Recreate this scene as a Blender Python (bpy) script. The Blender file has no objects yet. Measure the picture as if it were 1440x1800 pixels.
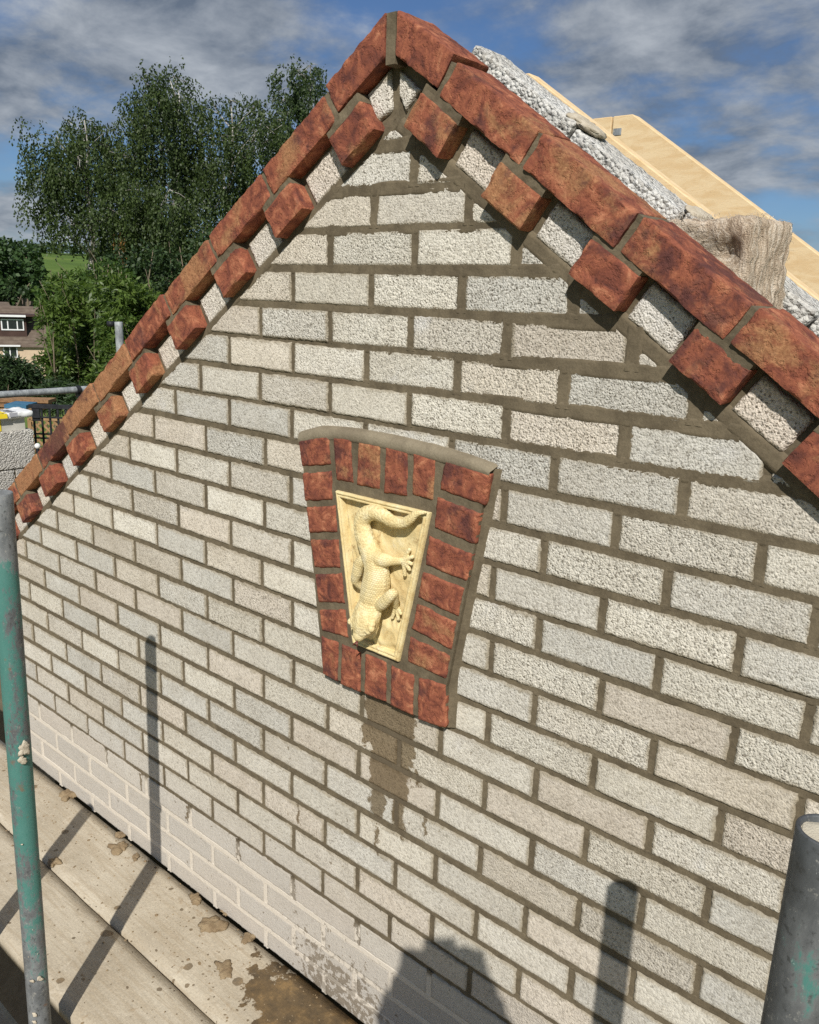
import bpy, bmesh, math, random
import numpy as np
from mathutils import Matrix, Vector

S = bpy.context.scene
COL = S.collection
R = math.radians

# ------------------------------------------------------------------ camera, sky, sun, exposure
# frame: X to the right along the gable wall, Y into the wall (face at 0), Z up; ground far below at about -5.5
CAM = Vector((1.1650, -1.2390, -0.3055))
RIGHT = Vector((0.75825, 0.65104, 0.03471))
DOWN = Vector((0.19038, -0.17018, -0.96685))
FWD = Vector((-0.62355, 0.73972, -0.25298))
SUN_DIR = Vector((-0.437, 0.609, -0.661)).normalized()      # the way the light travels

cd = bpy.data.cameras.new("camera")
cam = bpy.data.objects.new("camera", cd)
COL.objects.link(cam)
cd.sensor_fit = 'HORIZONTAL'
cd.sensor_width = 36.0
cd.lens = 36.891
cd.clip_start = 0.02
cd.clip_end = 6000
m3 = Matrix((RIGHT, -DOWN, -FWD)).transposed()
cam.matrix_world = Matrix.Translation(CAM) @ m3.to_4x4()
S.camera = cam

S.view_settings.view_transform = 'Standard'
S.view_settings.look = 'None'
S.view_settings.exposure = 0.0
S.view_settings.gamma = 1.0
S.render.engine = 'CYCLES'
S.cycles.max_bounces = 6
S.cycles.diffuse_bounces = 3
S.cycles.glossy_bounces = 2
S.cycles.transparent_max_bounces = 4
S.cycles.use_denoising = False


def nodes_of(nt):
    """N(type, props, **inputs): adds a node; an input given as a socket is linked, else set."""
    def N(t, _p=None, **inp):
        n = nt.nodes.new(t)
        for k, v in (_p or {}).items():
            setattr(n, k, v)
        for k, v in inp.items():
            key = int(k[1:]) if k[0] == 'i' and k[1:].isdigit() else k.replace('_', ' ')
            s = n.inputs[key]
            if isinstance(v, bpy.types.NodeSocket):
                nt.links.new(v, s)
            else:
                s.default_value = v
        return n
    return N


W = bpy.data.worlds.new("World")
S.world = W
W.use_nodes = True
W.node_tree.nodes.clear()
N = nodes_of(W.node_tree)
sky = N('ShaderNodeTexSky')
sky.sky_type = 'NISHITA'
sky.sun_disc = False
sky.sun_elevation = R(41.3)
sky.sun_rotation = R(144.3)
sky.air_density = 1.0
sky.dust_density = 0.6
sky.ozone_density = 2.0
tc = N('ShaderNodeTexCoord')
sep = N('ShaderNodeSeparateXYZ', i0=tc.outputs['Generated'])
den = N('ShaderNodeMath', {'operation': 'ADD'}, i0=N('ShaderNodeMath', {'operation': 'MAXIMUM'}, i0=sep.outputs[2], i1=0.0).outputs[0], i1=0.30)
cu = N('ShaderNodeMath', {'operation': 'DIVIDE'}, i0=sep.outputs[0], i1=den.outputs[0])
cv = N('ShaderNodeMath', {'operation': 'DIVIDE'}, i0=sep.outputs[1], i1=den.outputs[0])
cvec = N('ShaderNodeCombineXYZ', i0=cu.outputs[0], i1=cv.outputs[0], i2=0.0)
cl1 = N('ShaderNodeTexNoise', i0=cvec.outputs[0], Scale=1.7, Detail=7.0, Roughness=0.56, Distortion=0.25)
cl2 = N('ShaderNodeTexNoise', i0=cvec.outputs[0], Scale=5.5, Detail=7.0, Roughness=0.6, Distortion=0.2)
mixn = N('ShaderNodeMath', {'operation': 'MULTIPLY_ADD'}, i0=cl2.outputs[0], i1=0.32, i2=cl1.outputs[0])
cmask = N('ShaderNodeMapRange', {'interpolation_type': 'SMOOTHSTEP'}, i0=mixn.outputs[0], i1=0.54, i2=0.74, i3=0.04, i4=0.95)
cshade = N('ShaderNodeValToRGB', i0=cl2.outputs[0])
cshade.color_ramp.elements[0].position = 0.36
cshade.color_ramp.elements[0].color = (2.7, 3.4, 4.5, 1)
cshade.color_ramp.elements[1].position = 0.70
cshade.color_ramp.elements[1].color = (8.6, 9.3, 10.2, 1)
skyblue = N('ShaderNodeMix', {'data_type': 'RGBA', 'blend_type': 'MULTIPLY'}, i0=1.0, i6=sky.outputs[0], i7=(0.85, 1.12, 1.5, 1))
cmix = N('ShaderNodeMix', {'data_type': 'RGBA'}, i0=cmask.outputs[0], i6=skyblue.outputs[2], i7=cshade.outputs[0])
bg = N('ShaderNodeBackground', Color=cmix.outputs[2], Strength=0.050)
wo = N('ShaderNodeOutputWorld', Surface=bg.outputs[0])

sd = bpy.data.lights.new("sun", 'SUN')
sd.energy = 5.0
sd.angle = R(0.53)
sd.color = (1.0, 0.965, 0.90)
sun = bpy.data.objects.new("sun", sd)
COL.objects.link(sun)
sun.rotation_euler = SUN_DIR.to_track_quat('-Z', 'Y').to_euler()
sun.location = (3, -4, 6)

# ------------------------------------------------------------------ helpers
rng = random.Random(7)


def at(px, py, d):
    """point on the line of sight of a place in the 1440x1800 photograph, d metres out along the view"""
    return CAM + d * (FWD + RIGHT * ((px - 720) / 1475.64) + DOWN * ((py - 900) / 1475.64))


def tag(o, label=None, cat=None, group=None, kind=None):
    if label: o['label'] = label
    if cat: o['category'] = cat
    if group: o['group'] = group
    if kind: o['kind'] = kind
    return o


def empty(name, loc, label=None, cat=None, group=None):
    o = bpy.data.objects.new(name, None)
    o.location = loc
    o.empty_display_size = 0.1
    COL.objects.link(o)
    return tag(o, label, cat, group)


def adopt(o, parent):
    """world-space child of a parent that is only translated"""
    o.parent = parent
    if parent is not None:
        t = Vector(parent.location)
        p = parent.parent
        while p is not None:
            t += Vector(p.location)
            p = p.parent
        # parents here sit unrotated; their own parent inverse cancels the chain above
        o.matrix_parent_inverse = parent_inv(parent)
    return o


def parent_inv(p):
    m = Matrix.Identity(4)
    chain = []
    while p is not None:
        chain.append(p)
        p = p.parent
    for q in reversed(chain):
        m = m @ q.matrix_parent_inverse @ q.matrix_basis
    return m.inverted()


def mesh_obj(name, verts, faces, mat=None, parent=None, smooth=True):
    me = bpy.data.meshes.new(name)
    if isinstance(verts, np.ndarray):
        verts = verts.tolist()
    me.from_pydata(verts, [], faces)
    if smooth:
        me.polygons.foreach_set('use_smooth', [True] * len(me.polygons))
    me.update()
    return link_mesh(name, me, mat, parent)


def link_mesh(name, me, mat=None, parent=None):
    o = bpy.data.objects.new(name, me)
    COL.objects.link(o)
    if mat is not None and not me.materials:
        me.materials.append(mat)
    if parent is not None:
        adopt(o, parent)
    return o


def _h(ix, iy, iz, seed):
    n = (ix.astype(np.int64) * 374761393 + iy.astype(np.int64) * 668265263 + iz.astype(np.int64) * 2147483647 + seed * 1274126177) & 0xffffffff
    n = ((n ^ (n >> 13)) * 1274126177) & 0xffffffff
    n = n ^ (n >> 16)
    return (n & 0xffffff) / float(0xffffff)


def vnoise(p, freq, seed=0):
    """value noise in -1..1 at points p (n,3)"""
    q = np.asarray(p, float) * freq
    i = np.floor(q).astype(np.int64)
    f = q - i
    f = f * f * (3 - 2 * f)
    r = 0
    for a in (0, 1):
        for b in (0, 1):
            for c in (0, 1):
                w = (f[:, 0] if a else 1 - f[:, 0]) * (f[:, 1] if b else 1 - f[:, 1]) * (f[:, 2] if c else 1 - f[:, 2])
                r = r + w * _h(i[:, 0] + a, i[:, 1] + b, i[:, 2] + c, seed)
    return r * 2 - 1


def fbm(p, freq, oct=3, seed=0):
    a, s, t = 1.0, 0.0, 0.0
    for k in range(oct):
        s = s + a * vnoise(p, freq * 2 ** k, seed + k * 17)
        t += a
        a *= 0.5
    return s / t


def grid_faces(ni, nj, off=0, flip=False):
    f = []
    for j in range(nj - 1):
        for i in range(ni - 1):
            a = off + j * ni + i
            q = (a, a + 1, a + ni + 1, a + ni)
            f.append(q[::-1] if flip else q)
    return f


def box_vf(x0, x1, y0, y1, z0, z1, off=0):
    v = [(x, y, z) for z in (z0, z1) for y in (y0, y1) for x in (x0, x1)]
    f = [(0, 2, 3, 1), (4, 5, 7, 6), (0, 1, 5, 4), (2, 6, 7, 3), (0, 4, 6, 2), (1, 3, 7, 5)]
    return v, [tuple(off + k for k in q) for q in f]


def boxes_obj(name, boxes, mat, parent=None, bevel=0.0):
    V, F = [], []
    for b in boxes:
        v, f = box_vf(*b, off=len(V))
        V += v
        F += f
    o = mesh_obj(name, V, F, mat, parent, smooth=False)
    if bevel:
        m = o.modifiers.new('bevel', 'BEVEL')
        m.width = bevel
        m.segments = 2
    return o


def tube_vf(pts, rad, seg=10, off=0, cap=True):
    """tube along points; rad a number or list"""
    V, F = [], []
    n = len(pts)
    pts = [Vector(p) for p in pts]
    up = Vector((0, 0, 1))
    for k, p in enumerate(pts):
        d = (pts[min(k + 1, n - 1)] - pts[max(k - 1, 0)])
        d = d.normalized() if d.length > 1e-9 else up
        a = d.cross(up if abs(d.z) < 0.95 else Vector((1, 0, 0))).normalized()
        b = d.cross(a).normalized()
        r = rad[k] if isinstance(rad, (list, tuple)) else rad
        for s in range(seg):
            t = 2 * math.pi * s / seg
            V.append(tuple(p + a * (math.cos(t) * r) + b * (math.sin(t) * r)))
    for k in range(n - 1):
        for s in range(seg):
            a0 = off + k * seg + s
            a1 = off + k * seg + (s + 1) % seg
            F.append((a0, a1, a1 + seg, a0 + seg))
    if cap:
        F.append(tuple(off + s for s in range(seg))[::-1])
        F.append(tuple(off + (n - 1) * seg + s for s in range(seg)))
    return V, F


def prism(name, outline, y0, y1, mat, parent=None, smooth=False):
    """polygon in XZ (counter-clockwise seen from -Y) extruded from y0 (front) to y1"""
    n = len(outline)
    V = [(x, y0, z) for x, z in outline] + [(x, y1, z) for x, z in outline]
    F = [tuple(range(n)), tuple(range(2 * n - 1, n - 1, -1))]
    for k in range(n):
        j = (k + 1) % n
        F.append((k, k + n, j + n, j))
    return mesh_obj(name, V, F, mat, parent, smooth)


def new_mat(name):
    m = bpy.data.materials.new(name)
    m.use_nodes = True
    m.node_tree.nodes.clear()
    return m, nodes_of(m.node_tree)


def finish(N, color, rough=0.9, bump=None, strength=0.6, dist=0.002, spec=0.3, **kw):
    p = N('ShaderNodeBsdfPrincipled', Base_Color=color, Roughness=rough, **kw)
    p.inputs['Specular IOR Level'].default_value = spec
    if bump is not None:
        b = N('ShaderNodeBump', Height=bump, Strength=strength, Distance=dist)
        p.id_data.links.new(b.outputs[0], p.inputs['Normal'])
    N('ShaderNodeOutputMaterial', Surface=p.outputs[0])
    return p


def ramp(N, fac, stops):
    r = N('ShaderNodeValToRGB', i0=fac)
    e = r.color_ramp.elements
    while len(e) < len(stops):
        e.new(0.5)
    for k, (p, c) in enumerate(stops):
        e[k].position = p
        e[k].color = (*c, 1) if len(c) == 3 else c
    return r.outputs[0]


def mixc(N, f, a, b, mode='MIX'):
    return N('ShaderNodeMix', {'data_type': 'RGBA', 'blend_type': mode}, i0=f, i6=a, i7=b).outputs[2]


def math_(N, op, a, b=0.0, c=None):
    n = N('ShaderNodeMath', {'operation': op}, i0=a, i1=b)
    if c is not None:
        if isinstance(c, bpy.types.NodeSocket):
            n.id_data.links.new(c, n.inputs[2])
        else:
            n.inputs[2].default_value = c
    return n.outputs[0]


def mrange(N, v, a, b, c=0.0, d=1.0, smooth=True):
    return N('ShaderNodeMapRange', {'interpolation_type': 'SMOOTHSTEP' if smooth else 'LINEAR'}, i0=v, i1=a, i2=b, i3=c, i4=d).outputs[0]


def rnd_coord(N, k=37.0):
    """object coordinates shifted by the object's random number"""
    t = N('ShaderNodeTexCoord').outputs['Object']
    oi = N('ShaderNodeObjectInfo')
    s = N('ShaderNodeVectorMath', {'operation': 'SCALE'}, i0=(1.0, 0.7, 1.3))
    s.id_data.links.new(math_(N, 'MULTIPLY', oi.outputs['Random'], k), s.inputs['Scale'])
    return N('ShaderNodeVectorMath', {'operation': 'ADD'}, i0=t, i1=s.outputs[0]).outputs[0], oi


def wet_mask(N):
    """water run below the plaque and small drips, by place on the wall; 0..1"""
    pos = N('ShaderNodeNewGeometry').outputs['Position']
    w = N('ShaderNodeTexNoise', i0=pos, Scale=30.0, Detail=6.0, Roughness=0.68)
    wv = N('ShaderNodeVectorMath', {'operation': 'MULTIPLY_ADD'}, i0=w.outputs['Color'], i1=(0.075, 0.0, 0.10), i2=(-0.0375, 0.0, -0.05))
    pp = N('ShaderNodeVectorMath', {'operation': 'ADD'}, i0=pos, i1=wv.outputs[0]).outputs[0]
    sp = N('ShaderNodeSeparateXYZ', i0=pp)
    tot = None
    for x0, x1, z0, z1 in ((0.008, 0.158, -1.288, -1.13), (0.03, 0.145, -1.385, -1.26), (0.036, 0.078, -1.452, -1.37), (0.103, 0.136, -1.468, -1.37),
                           (0.052, 0.062, -1.545, -1.47), (0.158, 0.172, -1.335, -1.29), (0.19, 0.2, -1.43, -1.385),
                           (-0.93, -0.918, -1.83, -1.77), (-0.455, -0.443, -1.835, -1.77), (-0.232, -0.218, -1.83, -1.77), (0.0, 0.012, -1.83, -1.77),
                           (-1.13, -1.12, -1.82, -1.77), (-0.69, -0.678, -1.825, -1.77), (-0.21, -0.2, -1.60, -1.545)):
        dx = math_(N, 'SUBTRACT', math_(N, 'ABSOLUTE', math_(N, 'SUBTRACT', sp.outputs[0], (x0 + x1) / 2)), (x1 - x0) / 2)
        dz = math_(N, 'SUBTRACT', math_(N, 'ABSOLUTE', math_(N, 'SUBTRACT', sp.outputs[2], (z0 + z1) / 2)), (z1 - z0) / 2)
        d = math_(N, 'MAXIMUM', dx, dz)
        tot = d if tot is None else math_(N, 'MINIMUM', tot, d)
    run = mrange(N, tot, 0.003, -0.003)
    # splashes thrown up from the puddle at the foot of the wall
    sp0 = N('ShaderNodeSeparateXYZ', i0=pos)
    ns = N('ShaderNodeTexNoise', i0=pos, Scale=48.0, Detail=4.0, Roughness=0.65)
    cx = mrange(N, math_(N, 'ABSOLUTE', math_(N, 'ADD', sp0.outputs[0], 0.06)), 0.07, 0.24, 1.0, 0.0)
    cz = mrange(N, sp0.outputs[2], -2.0, -1.80, 1.0, 0.0)
    spl = mrange(N, math_(N, 'MULTIPLY_ADD', math_(N, 'MULTIPLY', cx, cz), 0.20, ns.outputs[0]), 0.64, 0.69)
    return math_(N, 'MAXIMUM', run, math_(N, 'MULTIPLY', spl, 0.75)), sp0


# ------------------------------------------------------------------ materials
def dry_mask(N):
    return 0.0, N('ShaderNodeSeparateXYZ', i0=N('ShaderNodeNewGeometry').outputs['Position'])


def make_white_brick(name='aggregate_brick', damp=True):
    m, N = new_mat(name)
    co, oi = rnd_coord(N)
    wet, sp = wet_mask(N) if damp else dry_mask(N)
    coarse = oi.outputs['Alpha']
    v1 = N('ShaderNodeTexVoronoi', i0=co, Scale=235.0, Randomness=1.0)
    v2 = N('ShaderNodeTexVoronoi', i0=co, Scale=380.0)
    n1 = N('ShaderNodeTexNoise', i0=co, Scale=9.0, Detail=4.0, Roughness=0.6)
    n2 = N('ShaderNodeTexNoise', i0=co, Scale=330.0, Detail=2.0, Roughness=0.7)
    g = N('ShaderNodeSeparateColor', i0=v1.outputs['Color'])
    grain = ramp(N, g.outputs[0], [(0.0, (0.78, 0.76, 0.72)), (0.15, (0.90, 0.885, 0.86)), (0.3, (1.0, 0.99, 0.97)), (0.6, (1.06, 1.045, 1.02)), (1.0, (1.17, 1.16, 1.13))])
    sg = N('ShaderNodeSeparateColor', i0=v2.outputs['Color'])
    shaded_pore = mrange(N, sg.outputs[1], 0.05, 0.10, 1.0, 0.0)  # dark pores: the shade inside tiny pits, put into the colour
    grain = mixc(N, math_(N, 'MULTIPLY', shaded_pore, mrange(N, coarse, 0.0, 1.0, 0.3, 0.95, False)), grain, (0.38, 0.35, 0.31, 1))
    c = mixc(N, 1.0, oi.outputs['Color'], grain, 'MULTIPLY')
    c = mixc(N, mrange(N, n1.outputs[0], 0.3, 0.75, 0.0, 0.55), c, mixc(N, 1.0, c, (0.80, 0.77, 0.73, 1), 'MULTIPLY'))
    # mortar smeared on to the edges of the face
    tcx = N('ShaderNodeSeparateXYZ', i0=N('ShaderNodeTexCoord').outputs['Object'])
    ed = math_(N, 'MAXIMUM', math_(N, 'SUBTRACT', math_(N, 'ABSOLUTE', tcx.outputs[0]), 0.107), math_(N, 'SUBTRACT', math_(N, 'ABSOLUTE', tcx.outputs[2]), 0.0325))
    en = N('ShaderNodeTexNoise', i0=co, Scale=48.0, Detail=4.0, Roughness=0.65)
    ed = math_(N, 'MULTIPLY_ADD', math_(N, 'SUBTRACT', en.outputs[0], 0.5), 0.016, ed)
    c = mixc(N, mrange(N, ed, -0.0095, 0.0, 0.0, 0.8), c, (0.245, 0.205, 0.140, 1))
    # pale cement bloom in patches
    n3 = N('ShaderNodeTexNoise', i0=co, Scale=6.0, Detail=5.0, Roughness=0.65)
    c = mixc(N, mrange(N, n3.outputs[0], 0.60, 0.78, 0.0, 0.55), c, (0.66, 0.645, 0.625, 1))
    # older, dust-splashed courses at the foot
    pn = N('ShaderNodeTexNoise', i0=N('ShaderNodeNewGeometry').outputs['Position'], Scale=7.0, Detail=4.0)
    dz = math_(N, 'ADD', sp.outputs[2], math_(N, 'MULTIPLY', math_(N, 'SUBTRACT', pn.outputs[0], 0.5), 0.12))
    c = mixc(N, mrange(N, dz, -1.60, -1.86, 0.0, 0.72), c, (0.45, 0.41, 0.36, 1))
    if damp:
        c = mixc(N, math_(N, 'MULTIPLY', wet, 0.93), c, mixc(N, 1.0, c, (0.32, 0.26, 0.18, 1), 'MULTIPLY'))
    h = math_(N, 'MULTIPLY', v1.outputs['Distance'], -0.7)
    h = math_(N, 'MULTIPLY_ADD', n2.outputs[0], 0.55, h)
    h = math_(N, 'MULTIPLY_ADD', shaded_pore, -0.6, h)
    h = math_(N, 'MULTIPLY_ADD', v2.outputs['Distance'], -0.45, h)
    n4 = N('ShaderNodeTexNoise', i0=co, Scale=120.0, Detail=2.0)
    h = math_(N, 'MULTIPLY_ADD', n4.outputs[0], 0.5, h)
    p = N('ShaderNodeBsdfPrincipled', Base_Color=c, Roughness=mrange(N, wet, 0.0, 1.0, 0.95, 0.55) if damp else 0.95)
    p.inputs['Specular IOR Level'].default_value = 0.25
    b = N('ShaderNodeBump', Height=h, Strength=mrange(N, coarse, 0.0, 1.0, 0.35, 0.95, False), Distance=0.0026)
    m.node_tree.links.new(b.outputs[0], p.inputs['Normal'])
    N('ShaderNodeOutputMaterial', Surface=p.outputs[0])
    return m


def make_mortar(name, base, dark, dry_z=True, damp=True):
    m, N = new_mat(name)
    pos = N('ShaderNodeNewGeometry').outputs['Position']
    wet, sp = wet_mask(N) if (dry_z and damp) else dry_mask(N)
    n1 = N('ShaderNodeTexNoise', i0=pos, Scale=14.0, Detail=5.0, Roughness=0.6)
    n2 = N('ShaderNodeTexNoise', i0=pos, Scale=260.0, Detail=3.0, Roughness=0.7)
    nm = N('ShaderNodeTexNoise', i0=pos, Scale=55.0, Detail=4.0, Roughness=0.65)
    c = mixc(N, mrange(N, math_(N, 'ADD', n1.outputs[0], math_(N, 'MULTIPLY', math_(N, 'SUBTRACT', nm.outputs[0], 0.5), 0.5)), 0.3, 0.7), base, dark)
    c = mixc(N, 1.0, c, ramp(N, n2.outputs[0], [(0.3, (0.86, 0.86, 0.86)), (0.7, (1.1, 1.1, 1.1))]), 'MULTIPLY')
    if dry_z:
        dz = math_(N, 'ADD', sp.outputs[2], math_(N, 'MULTIPLY', math_(N, 'SUBTRACT', n1.outputs[0], 0.5), 0.035))
        c = mixc(N, mrange(N, dz, -1.768, -1.790), c, (0.60, 0.54, 0.455, 1))
        if damp:
            c = mixc(N, math_(N, 'MULTIPLY', wet, 0.7), c, (0.11, 0.085, 0.055, 1))
    h = math_(N, 'MULTIPLY_ADD', n2.outputs[0], 0.6, math_(N, 'MULTIPLY', N('ShaderNodeTexNoise', i0=pos, Scale=70.0, Detail=3.0).outputs[0], 1.0))
    finish(N, c, 0.88, h, 0.55, 0.0022, 0.25)
    return m


def make_red_brick(name='red_brick'):
    m, N = new_mat(name)
    co, oi = rnd_coord(N)
    sc = N('ShaderNodeSeparateColor', i0=oi.outputs['Color'])
    n1 = N('ShaderNodeTexNoise', i0=co, Scale=11.0, Detail=6.0, Roughness=0.62, Distortion=0.6)
    n2 = N('ShaderNodeTexNoise', i0=co, Scale=26.0, Detail=6.0, Roughness=0.7, Distortion=0.9)
    n3 = N('ShaderNodeTexNoise', i0=co, Scale=180.0, Detail=4.0, Roughness=0.7)
    n4 = N('ShaderNodeTexNoise', i0=co, Scale=16.0, Detail=5.0, Roughness=0.65)
    red = ramp(N, n2.outputs[0], [(0.31, (0.100, 0.037, 0.029)), (0.44, (0.200, 0.064, 0.040)), (0.56, (0.305, 0.103, 0.057)), (0.68, (0.46, 0.195, 0.108))])
    och = ramp(N, n3.outputs[0], [(0.3, (0.26, 0.120, 0.054)), (0.7, (0.43, 0.238, 0.116))])
    # ochre sand face: amount from the red channel of the object colour
    k = math_(N, 'ADD', math_(N, 'ADD', n1.outputs[0], math_(N, 'MULTIPLY', n3.outputs[0], 0.16)), math_(N, 'MULTIPLY', math_(N, 'SUBTRACT', sc.outputs[0], 0.5), 0.5))
    c = mixc(N, mrange(N, k, 0.56, 0.74, 0.0, 0.75), red, och)
    # dark fired patches: amount from the green channel
    kd = math_(N, 'ADD', math_(N, 'ADD', n4.outputs[0], math_(N, 'MULTIPLY', n3.outputs[0], 0.1)), math_(N, 'MULTIPLY', math_(N, 'SUBTRACT', sc.outputs[1], 0.5), 0.45))
    c = mixc(N, mrange(N, kd, 0.55, 0.70, 0.0, 0.8), c, (0.085, 0.034, 0.032, 1))
    c = mixc(N, 1.0, c, ramp(N, n3.outputs[0], [(0.25, (0.84, 0.83, 0.82)), (0.5, (1, 1, 1)), (0.75, (1.14, 1.13, 1.1))]), 'MULTIPLY')
    # a few pale lime marks
    n5 = N('ShaderNodeTexNoise', i0=co, Scale=42.0, Detail=5.0, Roughness=0.75)
    c = mixc(N, mrange(N, n5.outputs[0], 0.70, 0.78, 0.0, 0.6), c, (0.62, 0.42, 0.30, 1))
    h = math_(N, 'MULTIPLY_ADD', n3.outputs[0], 0.5, n2.outputs[0])
    cr = N('ShaderNodeTexNoise', i0=co, Scale=75.0, Detail=4.0, Roughness=0.7)
    h = math_(N, 'MULTIPLY_ADD', mrange(N, cr.outputs[0], 0.36, 0.5), 0.5, h)
    finish(N, c, 0.9, h, 0.7, 0.003, 0.2)
    return m


def make_simple(name, c1, c2, scale=20.0, rough=0.85, bump=0.4, dist=0.002, metal=0.0, spec=0.3, detail=5.0, fine=None):
    m, N = new_mat(name)
    co, oi = rnd_coord(N)
    n1 = N('ShaderNodeTexNoise', i0=co, Scale=scale, Detail=detail, Roughness=0.62)
    c = mixc(N, mrange(N, n1.outputs[0], 0.32, 0.68), (*c1, 1), (*c2, 1))
    h = N('ShaderNodeTexNoise', i0=co, Scale=fine or scale * 9, Detail=4.0, Roughness=0.65).outputs[0]
    finish(N, c, rough, h, bump, dist, spec, Metallic=metal)
    return m


def make_panel():
    m, N = new_mat('cast_cream_stone')
    co = N('ShaderNodeTexCoord').outputs['Object']
    n1 = N('ShaderNodeTexNoise', i0=co, Scale=24.0, Detail=6.0, Roughness=0.65, Distortion=0.5)
    n2 = N('ShaderNodeTexNoise', i0=co, Scale=300.0, Detail=3.0)
    n3 = N('ShaderNodeTexNoise', i0=co, Scale=55.0, Detail=5.0, Roughness=0.7)
    c = ramp(N, n1.outputs[0], [(0.25, (0.45, 0.315, 0.135)), (0.42, (0.63, 0.485, 0.235)), (0.6, (0.72, 0.595, 0.325)), (0.8, (0.80, 0.72, 0.52))])
    c = mixc(N, mrange(N, n3.outputs[0], 0.56, 0.72, 0.0, 0.75), c, (0.30, 0.17, 0.055, 1))
    h = math_(N, 'MULTIPLY_ADD', n2.outputs[0], 0.3, n3.outputs[0])
    finish(N, c, 0.78, h, 0.6, 0.0028, 0.3)
    return m


def make_lizard():
    m, N = new_mat('cast_cream_scales')
    co = N('ShaderNodeTexCoord').outputs['Object']
    sp = N('ShaderNodeSeparateXYZ', i0=co)
    wv = N('ShaderNodeTexNoise', i0=co, Scale=18.0, Detail=2.0)
    xx = math_(N, 'MULTIPLY_ADD', wv.outputs[0], 0.012, sp.outputs[0])
    zz = math_(N, 'MULTIPLY_ADD', wv.outputs[0], 0.016, sp.outputs[2])
    zz = math_(N, 'MULTIPLY_ADD', sp.outputs[0], 0.12, zz)
    bx = N('ShaderNodeCombineXYZ', i0=math_(N, 'ADD', xx, math_(N, 'MULTIPLY', sp.outputs[1], 0.5)), i1=zz)
    br = N('ShaderNodeTexBrick', i0=bx.outputs[0], Scale=1.0, Mortar_Size=0.0006, Mortar_Smooth=0.9, Brick_Width=0.0058, Row_Height=0.0044)
    br.inputs['Color1'].default_value = (1, 1, 1, 1)
    br.inputs['Color2'].default_value = (0.92, 0.92, 0.92, 1)
    br.inputs['Mortar'].default_value = (0, 0, 0, 1)
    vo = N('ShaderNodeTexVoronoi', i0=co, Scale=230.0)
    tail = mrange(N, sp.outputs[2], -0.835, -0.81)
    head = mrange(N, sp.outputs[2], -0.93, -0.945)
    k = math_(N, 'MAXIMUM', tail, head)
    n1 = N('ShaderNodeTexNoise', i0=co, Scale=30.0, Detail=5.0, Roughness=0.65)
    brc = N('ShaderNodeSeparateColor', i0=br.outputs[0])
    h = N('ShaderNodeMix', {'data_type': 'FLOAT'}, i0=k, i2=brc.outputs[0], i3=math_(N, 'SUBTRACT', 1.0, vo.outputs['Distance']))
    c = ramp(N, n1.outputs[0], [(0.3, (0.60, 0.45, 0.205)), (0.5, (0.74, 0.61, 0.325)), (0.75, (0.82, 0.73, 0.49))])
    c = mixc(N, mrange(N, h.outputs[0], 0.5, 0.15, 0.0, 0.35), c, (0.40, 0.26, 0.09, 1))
    finish(N, c, 0.7, h.outputs[0], 0.6, 0.0018, 0.3)
    return m


def make_tube(name, paint=0.0, tone=1.0):
    m, N = new_mat(name)
    co = N('ShaderNodeTexCoord').outputs['Object']
    st = N('ShaderNodeVectorMath', {'operation': 'MULTIPLY'}, i0=co, i1=(1.0, 1.0, 0.45)).outputs[0]
    n1 = N('ShaderNodeTexNoise', i0=st, Scale=22.0, Detail=7.0, Roughness=0.7)
    n2 = N('ShaderNodeTexNoise', i0=st, Scale=170.0, Detail=4.0, Roughness=0.7)
    n3 = N('ShaderNodeTexNoise', i0=co, Scale=85.0, Detail=4.0, Roughness=0.7)
    c = ramp(N, n1.outputs[0], [(0.3, (0.10 * tone, 0.105 * tone, 0.11 * tone)), (0.5, (0.17 * tone, 0.18 * tone, 0.185 * tone)), (0.7, (0.30 * tone, 0.31 * tone, 0.31 * tone))])
    c = mixc(N, mrange(N, n3.outputs[0], 0.58, 0.70, 0.0, 0.7), c, (0.38, 0.37, 0.33, 1))
    c = mixc(N, mrange(N, n3.outputs[0], 0.44, 0.34, 0.0, 0.7), c, (0.05, 0.052, 0.05, 1))
    sp = N('ShaderNodeSeparateXYZ', i0=co)
    # worn green paint
    zk = mrange(N, sp.outputs[2], -1.95, -1.40, 0.1, 1.0) if paint > 0.5 else mrange(N, sp.outputs[2], -0.85, -0.95, 0.2, 1.0)
    zt = mrange(N, sp.outputs[2], -0.80, -0.90, 0.0, 1.0) if paint > 0.5 else 1.0
    kp = math_(N, 'MULTIPLY', math_(N, 'MULTIPLY', zk, zt), paint)
    g = math_(N, 'ADD', math_(N, 'ADD', n1.outputs[0], math_(N, 'MULTIPLY', n2.outputs[0], 0.35)), math_(N, 'MULTIPLY', kp, 0.24))
    g = mrange(N, g, 0.80, 0.93, 0.0, 0.9)
    c = mixc(N, g, c, (0.050, 0.185, 0.155, 1))
    # scratches and plaster spots
    c = mixc(N, mrange(N, n2.outputs[0], 0.66, 0.74, 0.0, 0.5), c, (0.45, 0.45, 0.43, 1))
    rust = N('ShaderNodeTexNoise', i0=co, Scale=30.0, Detail=4.0)
    c = mixc(N, mrange(N, rust.outputs[0], 0.66, 0.76, 0.0, 0.6), c, (0.20, 0.10, 0.05, 1))
    p = finish(N, c, mrange(N, n1.outputs[0], 0.3, 0.7, 0.5, 0.75), n2.outputs[0], 0.3, 0.001, 0.4)
    m.node_tree.links.new(math_(N, 'MULTIPLY', math_(N, 'SUBTRACT', 1.0, g), 0.25), p.inputs['Metallic'])
    return m


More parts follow.
